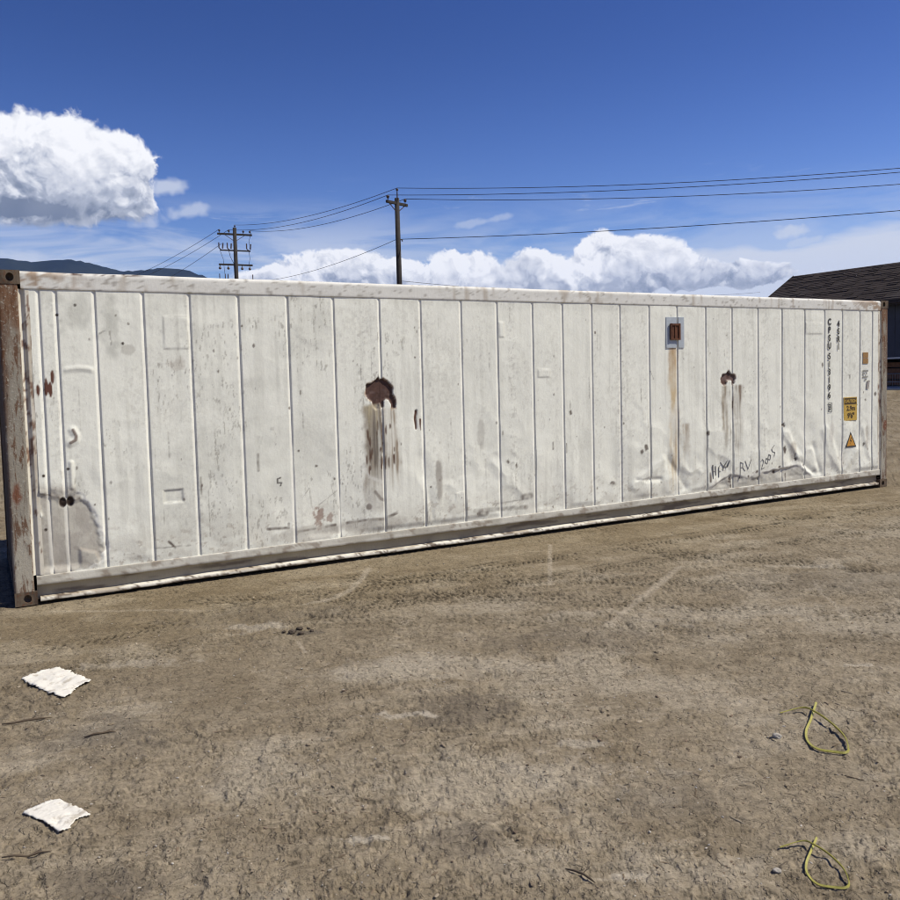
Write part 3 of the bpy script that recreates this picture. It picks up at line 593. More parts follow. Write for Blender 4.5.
for i in range(len(edges) - 1):
    a, b = edges[i], edges[i + 1]
    if i > 0: a += .004           # the pieces butt at the groove floor edge
    if i < len(edges) - 2: b += .004
    st = .0075 + .0009 * a
    ss_list = list(np.arange(a, b, st)) + [b]
    gc = GR[i - 1] if i > 0 else None
    if gc: ss_list += [gc + .0055, gc + .0125]
    if i < len(GR): gc2 = GR[i]; ss_list += [gc2 - .0265, gc2 - .012, gc2 + .003]
    sv = np.array(sorted(x for x in set(np.round(ss_list, 5)) if a - 1e-6 <= x <= b + 1e-6))
    keep = [0]
    for j in range(1, len(sv)):
        if sv[j] - sv[keep[-1]] > .0016: keep.append(j)
    sv = sv[keep]; sv[-1] = b
    nz = int((Z1 - Z0) / (.0082 + .00045 * a)); zv = np.linspace(Z0, Z1, nz)
    SS, ZZ = np.meshgrid(sv, zv)
    d, c = wall_fields(SS, ZZ)
    gq = np.clip(-groove_off(SS) / .004, 0, 1) * .55 * (c.mean(-1) > .25); c = c + (np.array((.82, .81, .72)) - c) * gq[..., None]
    edge = ss(ZZ, Z1, Z1 - .12) * (.06 + .94 * ss(ZZ - zr(SS), Z0 + .02, Z0 + .09))
    gm = 1 + np.clip(groove_off(SS) / .010, -1, 0) * .6
    off_ = PAN0 + groove_off(SS) + np.minimum(d, .016) * edge * gm
    V = np.stack([SS, -off_, ZZ], -1).reshape(-1, 3)
    link('side_panel', mesh_np('side_panel', V, grid_faces(*SS.shape), True, c.reshape(-1, 3)), m_paint, box_)

def strip(name, s0, s1, step, profile, mat, paintf, wob=None, parent=box_):
    """a rail: profile of (offset, z) swept along the container side, subdivided, with wobble and paint"""
    sv = np.linspace(s0, s1, max(2, int((s1 - s0) / step) + 1)); P = []
    for (a, b) in zip(profile[:-1], profile[1:]):
        n = max(1, int(math.hypot(b[0] - a[0], b[1] - a[1]) / .015))
        for k in range(n): P.append((a[0] + (b[0] - a[0]) * k / n, a[1] + (b[1] - a[1]) * k / n))
    P.append(profile[-1]); P = np.array(P)
    SS = np.repeat(sv[None], len(P), 0); OO = np.repeat(P[:, :1], len(sv), 1); ZZ = np.repeat(P[:, 1:], len(sv), 1)
    if wob: OO, ZZ = wob(SS, OO, ZZ)
    c = paintf(SS, OO, ZZ)
    V = np.stack([SS, -OO, ZZ], -1).reshape(-1, 3)
    return link(name, mesh_np(name, V, grid_faces(*SS.shape), True, c.reshape(-1, 3)), mat, parent)
def mixc(c, m, colr): return c + (np.array(colr) - c) * np.clip(m, 0, 1)[..., None]
def paint_top(s, o, z):
    c = np.broadcast_to(np.array((.70, .69, .63)), s.shape + (3,)).copy()
    c = mixc(c, .25 * ss(fbm(s * 5, z * 14, 5, 901, .7), .50, .68), (.42, .40, .33))
    c = mixc(c, .6 * ss(fbm(s * 24, z * 30, 4, 902, .6), .62, .72), (.22, .19, .15))
    c = mixc(c, .6 * ss(fbm(s * 20, z * 2, 3, 903), .60, .76) * ss(fbm(s * 1.5, z, 2, 904), .5, .62), (.35, .28, .2))
    e = np.maximum(ss(s, .9, .2), ss(s, 10.8, 12.0))
    c = mixc(c, .85 * e * ss(fbm(s * 8, z * 14, 4, 905, .65), .46, .58), (.30, .20, .12))
    c = mixc(c, .95 * ss(fbm(s * 14, z * 40, 3, 906, .6), .48, .56) * ss(np.abs(s - .82), .45, .25) * (z > 2.865), (.07, .035, .025))
    return c
def wob_top(s, o, z):
    k = fbm(s * 1.7, s * 0, 3, 911) - .5
    return o + np.where(o > -.02, (fbm(s * 3, z * 5, 3, 912) - .5) * .006, 0), z + (z > 2.84) * k * .008
strip('top_rail', .178, LEN - .178, .03, [(-.03, 2.7385), (.0005, 2.7385), (.002, 2.742), (.002, 2.862), (-.003, 2.876), (-.014, 2.887), (-.035, 2.891), (-.14, 2.892)], m_paint, paint_top, wob_top)
def paint_bot(s, o, z):
    c = np.broadcast_to(np.array((.60, .58, .50)), s.shape + (3,)).copy()
    c = mixc(c, .65 * ss(fbm(s * 3.5, z * 12, 4, 921, .6), .42, .62), (.40, .37, .30))
    c = mixc(c, .7 * ss(fbm(s * 12, z * 18, 4, 922, .65), .56, .68), (.25, .20, .15))
    inn = ss(o, -.03, -.05)
    c = mixc(c, inn * .95, (.40, .345, .24)); c = mixc(c, inn * .30 * ss(s, 1.5, 5) , (.21, .18, .13)); c = mixc(c, inn * .7 * ss(fbm(s * 2, z * 16, 4, 923, .6), .55, .66), (.12, .09, .065))  # recess colour darkened and browned for its shade, plus random dirt
    return c
def wob_bot(s, o, z):
    j = (fbm(s * 2.2, z * 3, 3, 931) - .5)
    up = zr(s)
    return o + np.where(o > -.02, j * .010, j * .012), z + up + np.where(np.abs(z - .168) < .01, (fbm(s * 4, s * 0, 3, 932) - .5) * .010, 0)
strip('bottom_rail', .178, LEN - .178, .022, [(-.03, .252), (.001, .247), (.003, .240), (.003, .170), (-.002, .163), (-.058, .168), (-.060, .155), (-.060, .030)], m_paint, paint_bot, wob_bot)
def paint_lip(s, o, z):
    c = np.broadcast_to(np.array((.70, .67, .57)), s.shape + (3,)).copy()
    c = mixc(c, .8 * ss(fbm(s * 3.3 + z * 8, z * 31, 5, 941, .7), .50, .62), (.36, .30, .22))
    c = mixc(c, .9 * ss(fbm(s * 11 + z * 20, z * 47, 5, 942, .7), .55, .62), (.10, .07, .05))
    return c
def wob_lip(s, o, z):
    j = fbm(s * 1.3, s * 0 + .4, 4, 951, .6) - .5; j2 = fbm(s * 4.7 + z * 3, z * 13, 4, 952, .65) - .5
    return o + np.where(o > -.04, j * .018 + j2 * .010, 0), z + zr(s) * .7 + j2 * .010 + (fbm(s * 1.1, s * 0, 3, 953) - .5) * .014
strip('rail_lip', .20, LEN - .20, .02, [(-.0585, .062), (-.012, .058), (-.002, .052), (.000, .030), (-.004, .022), (-.05, .020)], m_paint, paint_lip, wob_lip)
# corner posts (front pair rich, rear pair plain) with their cream flanges
def post_paint(s, z, seed):
    c = np.broadcast_to(np.array((.27, .245, .195)), s.shape + (3,)).copy()
    c = mixc(c, .85 * ss(z + (fbm(s * 12, z * 4, 4, seed, .6) - .5) * 1.6, 1.9, 2.6), (.15, .068, .030))
    c = mixc(c, .75 * ss(z + (fbm(s * 12, z * 5, 4, seed + 1, .6) - .5) * 1.2, 1.0, .3), (.40, .37, .30))
    c = mixc(c, .75 * ss(s + (fbm(s * 10, z * 3, 3, seed + 2) - .5) * .12, .06, .0), (.10, .05, .03))
    q = np.hypot((s - .06) / .05, (z - .97) / .12) + (fbm(s * 20, z * 20, 3, seed + 3) - .5); c = mixc(c, .9 * ss(q, 1, .5), (.17, .06, .03))
    return c
def vertical(name, prof, z0, z1, dz, mat, pf, mirror=False, amp=.004):
    P = []
    for a, b in zip(prof[:-1], prof[1:]):
        n = max(1, int(math.hypot(b[0] - a[0], b[1] - a[1]) / .012))
        for k in range(n): P.append((a[0] + (b[0] - a[0]) * k / n, a[1] + (b[1] - a[1]) * k / n))
    P.append(prof[-1]); P = np.array(P); zv = np.linspace(z0, z1, int((z1 - z0) / dz))
    SS = np.repeat(P[None, :, 0], len(zv), 0); OO = np.repeat(P[None, :, 1], len(zv), 0); ZZ = np.repeat(zv[:, None], len(P), 1)
    c = pf(SS, ZZ); OO = OO + (fbm(SS * 6, ZZ * 4, 3, 77) - .5) * amp * (OO > -.05)
    if mirror: SS = LEN - SS
    V = np.stack([SS, -OO, ZZ], -1).reshape(-1, 3)
    return link(name, mesh_np(name, V, grid_faces(*SS.shape, flip=mirror), True, c.reshape(-1, 3)), mat, box_)
def cream(s, z):
    c = np.broadcast_to(np.array((.68, .64, .53)), s.shape + (3,)).copy()
    c = mixc(c, .6 * ss(fbm(s * 18, z * 3, 4, 961, .6), .50, .66), (.45, .38, .27))
    c = mixc(c, .9 * ss(fbm(s * 40, z * 12, 4, 962, .65), .60, .68), (.20, .11, .07))
    return c
for mir in (False, True):
    vertical('corner_post', [(.001, -.16), (.001, -.012), (.010, -.001), (.150, -.001), (.156, -.006)], .119, HGT - .119, .02, m_post, lambda s, z, q=(990 if mir else 970): post_paint(s, z, q), mir)
    vertical('post_flange', [(.1555, -.0055), (.178, -.024), (.198, -.024), (.202, -.0035), (.240, -.0035)], .255, 2.738, .02, m_paint, cream, mir, .002)
# corner castings with their oval holes
def casting(cx, cy, z0, mx, my, name='corner_casting'):
    """cx, cy: the outer corner; mx / my: +1 when the block extends to +x / +y"""
    LX, LY, HZ = .178, .162, .118; bm = bmesh.new()
    def face(axis):
        n = 20; cu = .1 if axis == 'y' else .089; ru, rv = (.062, .030) if axis == 'x' else (.0315, .0375)
        lu = LX if axis == 'y' else LY
        def P(u, v, dpt): return (u, dpt, v) if axis == 'y' else (dpt, u, v)
        hole = [(cu + (.031 if axis == 'y' else .03) * math.cos(t) * (1.0), .059 + .036 * math.sin(t)) for t in (2 * math.pi * k / n for k in range(n))]
        outer = []
        for (u, v) in hole:
            du, dv = u - cu, v - .059; t = min([((lu - cu) / du) if du > 1e-6 else 1e9, (cu / -du) if du < -1e-6 else 1e9, (.059 / abs(dv)) if abs(dv) > 1e-6 else 1e9]); outer.append((cu + du * t, .059 + dv * t))
        ho = [bm.verts.new(P(u, v, 0)) for u, v in hole]; hi = [bm.verts.new(P(u, v, .035)) for u, v in hole]; oo = [bm.verts.new(P(u, v, 0)) for u, v in outer]
        cs = {}
        for k in range(n):
            k2 = (k + 1) % n; bm.faces.new((oo[k], oo[k2], ho[k2], ho[k])); bm.faces.new((ho[k], ho[k2], hi[k2], hi[k]))
            (u1, v1), (u2, v2) = outer[k], outer[k2]
            def side(u, v): return {x for x, c_ in (('l', abs(u) < 1e-5), ('r', abs(u - lu) < 1e-5), ('b', abs(v) < 1e-5), ('t', abs(v - .118) < 1e-5)) if c_}
            if not side(u1, v1) & side(u2, v2):
                sd = side(u1, v1) | side(u2, v2); cu_ = 0 if 'l' in sd else lu; cv_ = 0 if 'b' in sd else .118
                bm.faces.new((oo[k], bm.verts.new(P(cu_, cv_, 0)), oo[k2]))
        mid = bm.verts.new(P(cu, .059, .06))
        for k in range(n): bm.faces.new((hi[k], hi[(k + 1) % n], mid))
    face('y'); face('x')
    def quad(*p): bm.faces.new([bm.verts.new(q) for q in p])
    quad((0, 0, 0), (LX, 0, 0), (LX, LY, 0), (0, LY, 0)); quad((0, 0, HZ), (LX, 0, HZ), (LX, LY, HZ), (0, LY, HZ))
    quad((LX, 0, 0), (LX, LY, 0), (LX, LY, HZ), (LX, 0, HZ)); quad((0, LY, 0), (LX, LY, 0), (LX, LY, HZ), (0, LY, HZ))
    bmesh.ops.remove_doubles(bm, verts=bm.verts, dist=1e-5)
    for v in bm.verts: v.co = Vector((cx + v.co.x * mx, cy + v.co.y * my, z0 + v.co.z))
    bmesh.ops.recalc_face_normals(bm, faces=bm.faces)
    me = bpy.data.meshes.new(name); bm.to_mesh(me); bm.free(); return link(name, me, m_cast, box_)
for (cx, mx) in ((0, 1), (LEN, -1)):
    for (cy, my) in ((-.003, 1), (DEP, -1)):
        casting(cx, cy, 0.0, mx, my); casting(cx, cy, HGT - .118, mx, my)
# the faces away from the camera
mb = MB(); mb.box(.10, LEN - .10, .14, DEP - .10, 2.840, 2.872); mb.build('roof_panel', m_roofw, box_)
mb = MB(); mb.box(.178, LEN - .178, DEP - .035, DEP - .005, .16, 2.86); mb.build('rear_side_wall', m_roofw, box_)
for sx in (0, 1):
    x0 = .012 if not sx else LEN - .042
    mb = MB(); mb.box(x0, x0 + .03, .165, DEP - .165, .16, 2.80); mb.build('end_wall', m_endw, box_)
    for z0, z1, nm in ((.02, .158, 'end_sill'), (2.802, 2.890, 'end_header')):
        mb = MB(); mb.box(x0 - .006, x0 + .05, .16, DEP - .16, z0, z1); mb.build(nm, m_endw, box_, bevel=.004)
    px = .002 if not sx else LEN - .152
    mb = MB(); mb.box(px, px + .15, DEP - .155, DEP - .002, .119, HGT - .119); mb.build('rear_corner_post', m_cast, box_, bevel=.006)
mb = MB(); mb.box(.178, LEN - .178, DEP - .12, DEP - .002, .02, .158); mb.build('rear_bottom_rail', m_roofw, box_)
mb = MB(); mb.box(.2, LEN - .2, .075, DEP - .13, .10, .155); mb.build('floor_frame', m_cast, box_)
mb = MB(); mb.box(.178, LEN - .178, DEP - .13, DEP - .04, 2.862, 2.889); mb.build('rear_top_rail', m_roofw, box_)
# plate, bracket and markings on the long side
def plate(name, s0, s1, z0, z1, o0, o1, mat, parent=box_, bevel=.0):
    mb = MB(); mb.box(s0, s1, -o1, -o0, z0, z1); return mb.build(name, mat, parent, bevel=bevel)
plate('patch_plate', 7.570, 7.748, 2.194, 2.589, -.012, .0045, m_plate)
plate('patch_plate', 7.784, 7.880, 2.194, 2.589, -.012, .0045, m_plate)
mb = MB(); mb.box(7.630, 7.790, -.018, .0, 2.300, 2.500)
mb.box(7.622, 7.652, -.030, -.0185, 2.294, 2.506); mb.box(7.768, 7.796, -.030, -.0185, 2.294, 2.506); mb.box(7.653, 7.767, -.028, -.0185, 2.480, 2.504); mb.box(7.653, 7.767, -.028, -.0185, 2.296, 2.315); mb.box(7.700, 7.712, -.026, -.0185, 2.316, 2.479)
mb.build('rusty_bracket', m_bracket, box_)
def text(body, s, z, size, wx_=1., mat=None, name='lettering', off=.0035, parent=box_, bold=.0):
    cu = bpy.data.curves.new(name, 'FONT'); cu.body = body; cu.size = size; cu.align_x = 'CENTER'; cu.align_y = 'CENTER'; cu.extrude = .0006; cu.offset = bold; cu.resolution_u = 3
    to = bpy.data.objects.new(name, cu); col.objects.link(to)
    dg = bpy.context.evaluated_depsgraph_get(); me = bpy.data.meshes.new_from_object(to.evaluated_get(dg)); bpy.data.objects.remove(to)
    me.transform(Matrix.Translation((s, -off, z)) @ Matrix.Rotation(math.pi / 2, 4, 'X') @ Matrix.Diagonal((wx_, 1, 1, 1)))
    me.materials.clear(); return link(name, me, mat or m_black, parent)
zt = [2.555, 2.437, 2.318, 2.202, 2.048, 1.932, 1.818, 1.702, 1.588, 1.474]
for ch, z in zip('CPSU513196', zt): text(ch, 10.797, z, .128, .82, bold=.004)
text('3', 10.812, 1.295, .118, .82, bold=.004)
mb = MB()
for b in ((10.770, 10.858, 1.228, 1.234), (10.770, 10.858, 1.356, 1.362), (10.770, 10.776, 1.2345, 1.3555), (10.852, 10.858, 1.2345, 1.3555)): mb.box(b[0], b[1], -.004, -.002, b[2], b[3])
mb.build('check_digit_box', m_black, box_)
for ch, z in zip('45R1', (2.53, 2.415, 2.30, 2.19)): text(ch, 11.003, z, .125, .82, bold=.004)
lab = plate('caution_label', 11.130, 11.439, 1.078, 1.431, -.01, .003, m_yellow)
m_dark_lab = flat('dark_label_print', (.085, .055, .02), .6)
plate('label_heading', 11.142, 11.428, 1.322, 1.420, .002, .0042, m_dark_lab, lab)
text('CAUTION', 11.286, 1.371, .062, 1.0, m_yellow, 'lettering', .0052, lab, .002)
text("2.9m", 11.295, 1.262, .100, 1.0, m_dark_lab, 'lettering', .0042, lab, .004)
text("9'6\"", 11.295, 1.150, .105, 1.0, m_dark_lab, 'lettering', .0042, lab, .005)
mb = MB(); mb.add([(11.172, -.003, .674), (11.428, -.003, .674), (11.290, -.003, .912), (11.172, .01, .674), (11.428, .01, .674), (11.290, .01, .912)], [(0, 1, 2), (3, 5, 4), (0, 3, 4, 1), (1, 4, 5, 2), (2, 5, 3, 0)])
tri = mb.build('warning_triangle', m_black, box_)
mb = MB(); mb.add([(11.205, -.0045, .694), (11.395, -.0045, .694), (11.291, -.0045, .870), (11.205, -.002, .694), (11.395, -.002, .694), (11.291, -.002, .870)], [(0, 1, 2), (3, 5, 4), (0, 3, 4, 1), (1, 4, 5, 2), (2, 5, 3, 0)])
mb.build('triangle_face', m_orange, tri)
mb = MB(); mb.add([(11.297, -.0058, .820), (11.270, -.0058, .762), (11.296, -.0058, .766), (11.276, -.0058, .712), (11.318, -.0058, .778), (11.294, -.0058, .776), (11.312, -.0058, .820)], [(0, 1, 2, 5, 6), (2, 3, 4, 5)]); mb.build('bolt_symbol', m_dark_lab, tri)
b1 = plate('small_label', 11.583, 11.706, 2.020, 2.101, -.01, .003, m_brownlab); plate('small_label', 11.583, 11.706, 1.932, 2.014, -.01, .003, m_brownlab)
mb = MB(); rr = random.Random(4)
for r_ in range(4):
    zz = 1.822 - r_ * .045; x = 11.578
    while x < 11.70:
        wd = rr.uniform(.010, .022)
        if rr.random() < .82 and not (r_ == 3 and x < 11.61): mb.box(x, x + wd, -.0035, -.001, zz - rr.uniform(.012, .016), zz + rr.uniform(.010, .016))
        x += wd + .008
mb.build('worn_print', m_grey, box_)
mb = MB()
for k_, (x, z) in enumerate([(11.668, 1.545), (11.675, 1.575), (11.680, 1.61), (11.690, 1.64)]): mb.box(x, x + .055, -.0035 - .0003 * k_, -.001, z, z + .034)
mb.build('faded_sticker', flat('faded_sticker_grey', (.33, .30, .27), .7), box_)
# scribbled letters near the bottom
def scribble(lines, wd, mat, name):
    mb = MB()
    for i, P in enumerate(lines):
        for (a, b) in zip(P[:-1], P[1:]):
            a = Vector((a[0], 0, a[1])); b = Vector((b[0], 0, b[1])); t = (b - a).normalized(); n = Vector((-t.z, 0, t.x)) * wd; q = [a + n, a - n, b - n, b + n]; dd = wall_fields(np.array([v.x for v in q]), np.array([v.z for v in q]))[0]; y0 = -(PAN0 + min(.016, float(dd.max())) + .006 + .0005 * (i % 5))
            mb.add([(v.x, y0, v.z) for v in q] + [(v.x, .008, v.z) for v in q], [(0, 1, 2, 3), (0, 4, 5, 1), (1, 5, 6, 2), (2, 6, 7, 3), (3, 7, 4, 0)])
    return mb.build(name, mat, box_)
Lz = lambda z: z
for strokes in [[[(8.385, 0.62), (8.39, 0.43)], [(8.385, 0.52), (8.435, 0.54)], [(8.44, 0.6), (8.445, 0.47)]], [[(8.5, 0.44), (8.505, 0.58), (8.53, 0.6)], [(8.5, 0.53), (8.54, 0.52)]], [[(8.535, 0.645), (8.6, 0.575)], [(8.66, 0.66), (8.575, 0.55)], [(8.6, 0.59), (8.655, 0.565), (8.7, 0.66)]], [[(8.6, 0.57), (8.585, 0.52)]], [[(8.905, 0.62), (8.9, 0.39)]], [[(8.905, 0.62), (8.955, 0.6), (8.95, 0.545), (8.905, 0.54)]], [[(8.945, 0.55), (8.995, 0.49)]], [[(9.0, 0.63), (9.055, 0.51), (9.115, 0.635)]], [[(9.315, 0.6), (9.345, 0.63), (9.37, 0.6), (9.325, 0.49), (9.385, 0.51)]], [[(9.4, 0.58), (9.42, 0.64), (9.46, 0.62), (9.445, 0.56), (9.4, 0.58)]], [[(9.455, 0.63), (9.475, 0.69), (9.515, 0.67), (9.5, 0.61), (9.455, 0.63)]], [[(9.6, 0.81), (9.54, 0.76), (9.56, 0.72), (9.6, 0.71), (9.585, 0.65)]]]:
    scribble(strokes, .0028, m_grey, 'scribbled_letter')

# ------------------------------------------------------------------ things lying on the dirt
def gz_soft(X, Y):
    a = np.linspace(0, 2 * math.pi, 7)[:-1]; return np.max([ground_z(X + .02 * math.cos(t), Y + .02 * math.sin(t)) for t in a] + [ground_z(X, Y)], 0)
def sheet(name, outline, cx, cy, seed, mat, label, cat, group, thick=.004, lift=.012):
    P = np.array(outline); e = empty(name, (cx, cy, 0)); me_pts = []
    xs = np.linspace(P[:, 0].min(), P[:, 0].max(), 46); ys = np.linspace(P[:, 1].min(), P[:, 1].max(), 46)
    XX, YY = np.meshgrid(xs, ys); sd = poly_sd(XX, YY, P) + (fbm(XX * 60, YY * 60, 3, seed) - .5) * .014
    sz = xs[-1] - xs[0]
    ZZ = gz_soft(XX, YY) + .003 + (fbm(XX * 9 / sz * .5, YY * 9 / sz * .5, 3, seed) - .5) * .030 * sz + .006 * sz
    F = grid_faces(46, 46); cin = sd.reshape(-1)[F].mean(1) < 0; F = F[cin]
    used = np.unique(F); mp = -np.ones(46 * 46, int); mp[used] = np.arange(len(used))
    V = np.stack([XX.ravel() - cx, YY.ravel() - cy, ZZ.ravel()], -1)[used]; F = mp[F]
    bpy.data.objects.remove(e)
    me = mesh_np(name, V, F, True); o = link(name, me, mat); o.location = (cx, cy, 0)
    md = o.modifiers.new('thickness', 'SOLIDIFY'); md.thickness = thick; md.offset = 1
    return tag(o, label, cat, group)
G1 = [(-2.832, 5.356), (-2.775, 5.481), (-2.707, 5.592), (-2.605, 5.488), (-2.449, 5.347), (-2.33, 5.249), (-2.391, 5.185), (-2.366, 5.018), (-2.41, 4.981), (-2.564, 5.112)]
sheet('torn_sheet', G1, -2.6, 5.28, 61, m_paper, 'torn white plastic sheet on the dirt, the farther of the two, nearer the container', 'sheet', 'torn white sheets on the dirt')
SH2 = [(-1.951, 3.625), (-1.9, 3.684), (-1.842, 3.734), (-1.783, 3.687), (-1.691, 3.621), (-1.618, 3.576), (-1.666, 3.545), (-1.665, 3.464), (-1.699, 3.446), (-1.793, 3.51)]
sheet('torn_sheet', SH2, -1.78, 3.59, 61, m_paper, 'torn white plastic sheet on the dirt, the nearer of the two, close to the viewer', 'sheet', 'torn white sheets on the dirt', .003, .008)

def gmax(x, y, r=.02):
    a = np.linspace(0, 2 * math.pi, 9); xs = np.concatenate([[x], x + r * np.cos(a), x + r * .5 * np.cos(a)]); ys = np.concatenate([[y], y + r * np.sin(a), y + r * .5 * np.sin(a)])
    return float(ground_z(xs, ys).max())
def strap(P, hs, wd, th, label):
    """a stiff flat strap: points on the ground, a height for each, bent and partly lifted off the dirt"""
    from mathutils.interpolate import poly_3d_calc
    pts = [Vector((x, y, gmax(x, y, .05) + h)) for (x, y), h in zip(P, hs)]
    sm = []
    for i in range(len(pts) - 1):
        p0 = pts[max(i - 1, 0)]; p1 = pts[i]; p2 = pts[i + 1]; p3 = pts[min(i + 2, len(pts) - 1)]
        for k in range(5):
            t = k / 5; sm.append(.5 * ((2 * p1) + (p2 - p0) * t + (2 * p0 - 5 * p1 + 4 * p2 - p3) * t * t + (3 * p1 - p0 - 3 * p2 + p3) * t ** 3))
    sm.append(pts[-1]); c0 = sum(pts, Vector()) / len(pts); c0.z = 0
    mb = MB(); n = len(sm); b = 0
    for i, q in enumerate(sm):
        t = (sm[min(i + 1, n - 1)] - sm[max(i - 1, 0)]).normalized(); sd = Vector((-t.y, t.x, 0)).normalized()
        tw = .35 + 1.0 * math.sin(i / n * 5.0); up = t.cross(sd) * -1; a = sd * math.cos(tw) + up * math.sin(tw); c = t.cross(a)
        for (u, v) in ((-.5, -.5), (.5, -.5), (.5, .5), (-.5, .5)): mb.v.append(tuple(q - c0 + a * u * wd + c * v * th))
    for i in range(n - 1):
        for k in range(4): k2 = (k + 1) % 4; mb.f.append((i * 4 + k, i * 4 + k2, i * 4 + 4 + k2, i * 4 + 4 + k))
    mb.f.append((3, 2, 1, 0)); e = (n - 1) * 4; mb.f.append((e, e + 1, e + 2, e + 3))
    o = mb.build('plastic_strap', m_cord, None); o.location = c0
    tag(o, label, 'strap', 'yellow straps on the dirt'); return o
C1 = [(1.772, 4.492), (1.904, 4.510), (1.940, 4.435), (1.961, 4.304), (1.965, 4.158), (1.929, 4.035), (1.893, 3.978), (1.845, 3.992), (1.783, 4.043), (1.777, 4.145), (1.812, 4.251), (1.894, 4.385), (2.002, 4.565)]
HS = [.004, .022, .030, .024, .016, .008, .004, .003, .003, .004, .005, .006, .012]
strap(C1, HS, .012, .005, 'yellow plastic strap bent into a loop on the dirt, the farther of the two')
C2 = [(1.26, 3.197), (1.353, 3.208), (1.382, 3.168), (1.410, 3.099), (1.428, 3.021), (1.416, 2.952), (1.392, 2.925), (1.356, 2.932), (1.305, 2.958), (1.292, 3.014), (1.309, 3.07), (1.357, 3.142), (1.425, 3.242)]
strap(C2, [h * .7 for h in HS], .0085, .0035, 'yellow plastic strap bent into a loop on the dirt, the nearer of the two')

def stick(P, r, label):
    pts = [(x, y, gmax(x, y) + r * .7 + dz) for (x, y, dz) in P]
    rs = [r * (.7 + .5 * _h(np.array(i), np.array(3), 9)) for i in range(len(pts))]; rs[0] *= .5; rs[-1] *= .4
    c = Vector(pts[0]); c.z = 0
    mb = MB(); mb.tube([Vector(q) - c for q in pts], [float(x) for x in rs], 7)
    q = Vector(pts[2]) - c; mb.tube([q, q + Vector((.03, .035, .006)), q + Vector((.045, .05, .004))], [r * .45, r * .35, r * .15], 5)
    o = mb.build('dry_stick', m_stick, None, True); o.location = c; tag(o, label, 'stick', 'dry sticks on the dirt')
stick([(-2.562, 4.604, 0), (-2.50, 4.622, .004), (-2.44, 4.655, .002), (-2.38, 4.672, .005), (-2.326, 4.70, 0)], .006, 'thin dark stick on the dirt in front of the farther white sheet')
stick([(-1.845, 3.258, 0), (-1.80, 3.268, .003), (-1.755, 3.285, .001), (-1.71, 3.293, .003), (-1.667, 3.307, 0)], .004, 'thin dark stick on the dirt in front of the nearer white sheet')
stick([(.40, 3.10, 0), (.43, 3.085, .003), (.46, 3.06, .001), (.485, 3.04, .003), (.50, 3.02, 0)], .004, 'short dark twig on bare dirt near the bottom middle of the view')
stick([(-2.02, 4.42, 0), (-1.97, 4.44, .003), (-1.93, 4.45, .001), (-1.90, 4.47, .003), (-1.87, 4.475, 0)], .005, 'short twig on the dirt between the two white sheets, right of the long stick')
m_stone = flat('pale_stone', (.36, .33, .28), .9, .3, 40, bump=.004)
def stone(x, y, r, seed, label, group, mat=None, name='stone', n=2):
    bm = bmesh.new(); bmesh.ops.create_icosphere(bm, subdivisions=n + 1, radius=r); rr = random.Random(seed); o3 = Vector((rr.uniform(0, 50), rr.uniform(0, 50), 0))
    from mathutils import noise as mn
    for v in bm.verts: k = 1 + .35 * mn.noise(v.co / r * 1.1 + o3) + .18 * mn.noise(v.co / r * 3 + o3); v.co = Vector((v.co.x * k * 1.2, v.co.y * k, v.co.z * k * .72))
    me = bpy.data.meshes.new(name); bm.to_mesh(me); bm.free(); o = link(name, me, mat or m_stone, None, False)
    o.location = (x, y, float(ground_z(np.array([x]), np.array([y]))[0]) + r * .35); o.rotation_euler = (0, 0, rr.uniform(0, 6)); tag(o, label, name.split('_')[-1], group); return o
stone(1.646, 4.212, .020, 3, 'pale stone lying just left of the farther yellow strap', 'stones by the straps')
stone(1.192, 3.053, .014, 4, 'pale stone lying just left of the nearer yellow strap', 'stones by the straps')
m_clod = flat('dark_clod', (.075, .058, .042), .95, .3, 30, bump=.006)
for i, (x, y, r) in enumerate([(-1.224, 6.19, .028), (-1.15, 6.16, .020), (-1.18, 6.26, .022), (-1.08, 6.22, .015), (-1.29, 6.22, .014), (-1.12, 6.30, .014)]):
    stone(x, y, r, 20 + i, ['largest dark clod in the small heap of earth below the torn brown hole', 'dark clod at the bottom of the small heap of earth', 'dark clod at the back of the small heap of earth', 'small dark clod at the right of the heap of earth', 'small dark clod at the left end of the heap of earth', 'small dark clod behind the right side of the heap of earth'][i], 'clods in the dark heap', m_clod, 'earth_clod', 1)

# ------------------------------------------------------------------ utility poles and their wires
def pole_thing(label, x, y, h, r0, r1):
    e = empty('utility_pole', (x, y, 0)); tag(e, label, 'utility pole', 'wooden utility poles behind the container')
    MB().tube([(0, 0, -.3), (.01, 0, h * .5), (.0, .01, h)], [r0, (r0 + r1) / 2, r1], 14).build('pole_shaft', m_wood, e, True); return e
def insulator(e, x, y, z, k=1.0, down=False):
    s = -1 if down else 1
    MB().tube([(x, y, z), (x, y, z + .07 * s * k), (x, y, z + .08 * s * k), (x, y, z + .12 * s * k), (x, y, z + .13 * s * k), (x, y, z + .17 * s * k), (x, y, z + .2 * s * k)], [.015 * k, .015 * k, .055 * k, .05 * k, .07 * k, .06 * k, .02 * k], 8).build('insulator', m_insul, e, True)
P1 = Vector((-2.13, 38.25, 0)); P2 = Vector((-15.35, 61.9, 0))
e1 = pole_thing('plain wooden utility pole with a single crossarm rising behind the middle of the container', P1.x, P1.y, 9.95, .155, .105)
ad = Vector((.62, .78, 0)).normalized()
MB().bar(Vector((0, 0, 9.72)) - ad * .70, Vector((0, 0, 9.72)) + ad * .70, .10, .12).build('crossarm', m_wood, e1, bevel=.008)
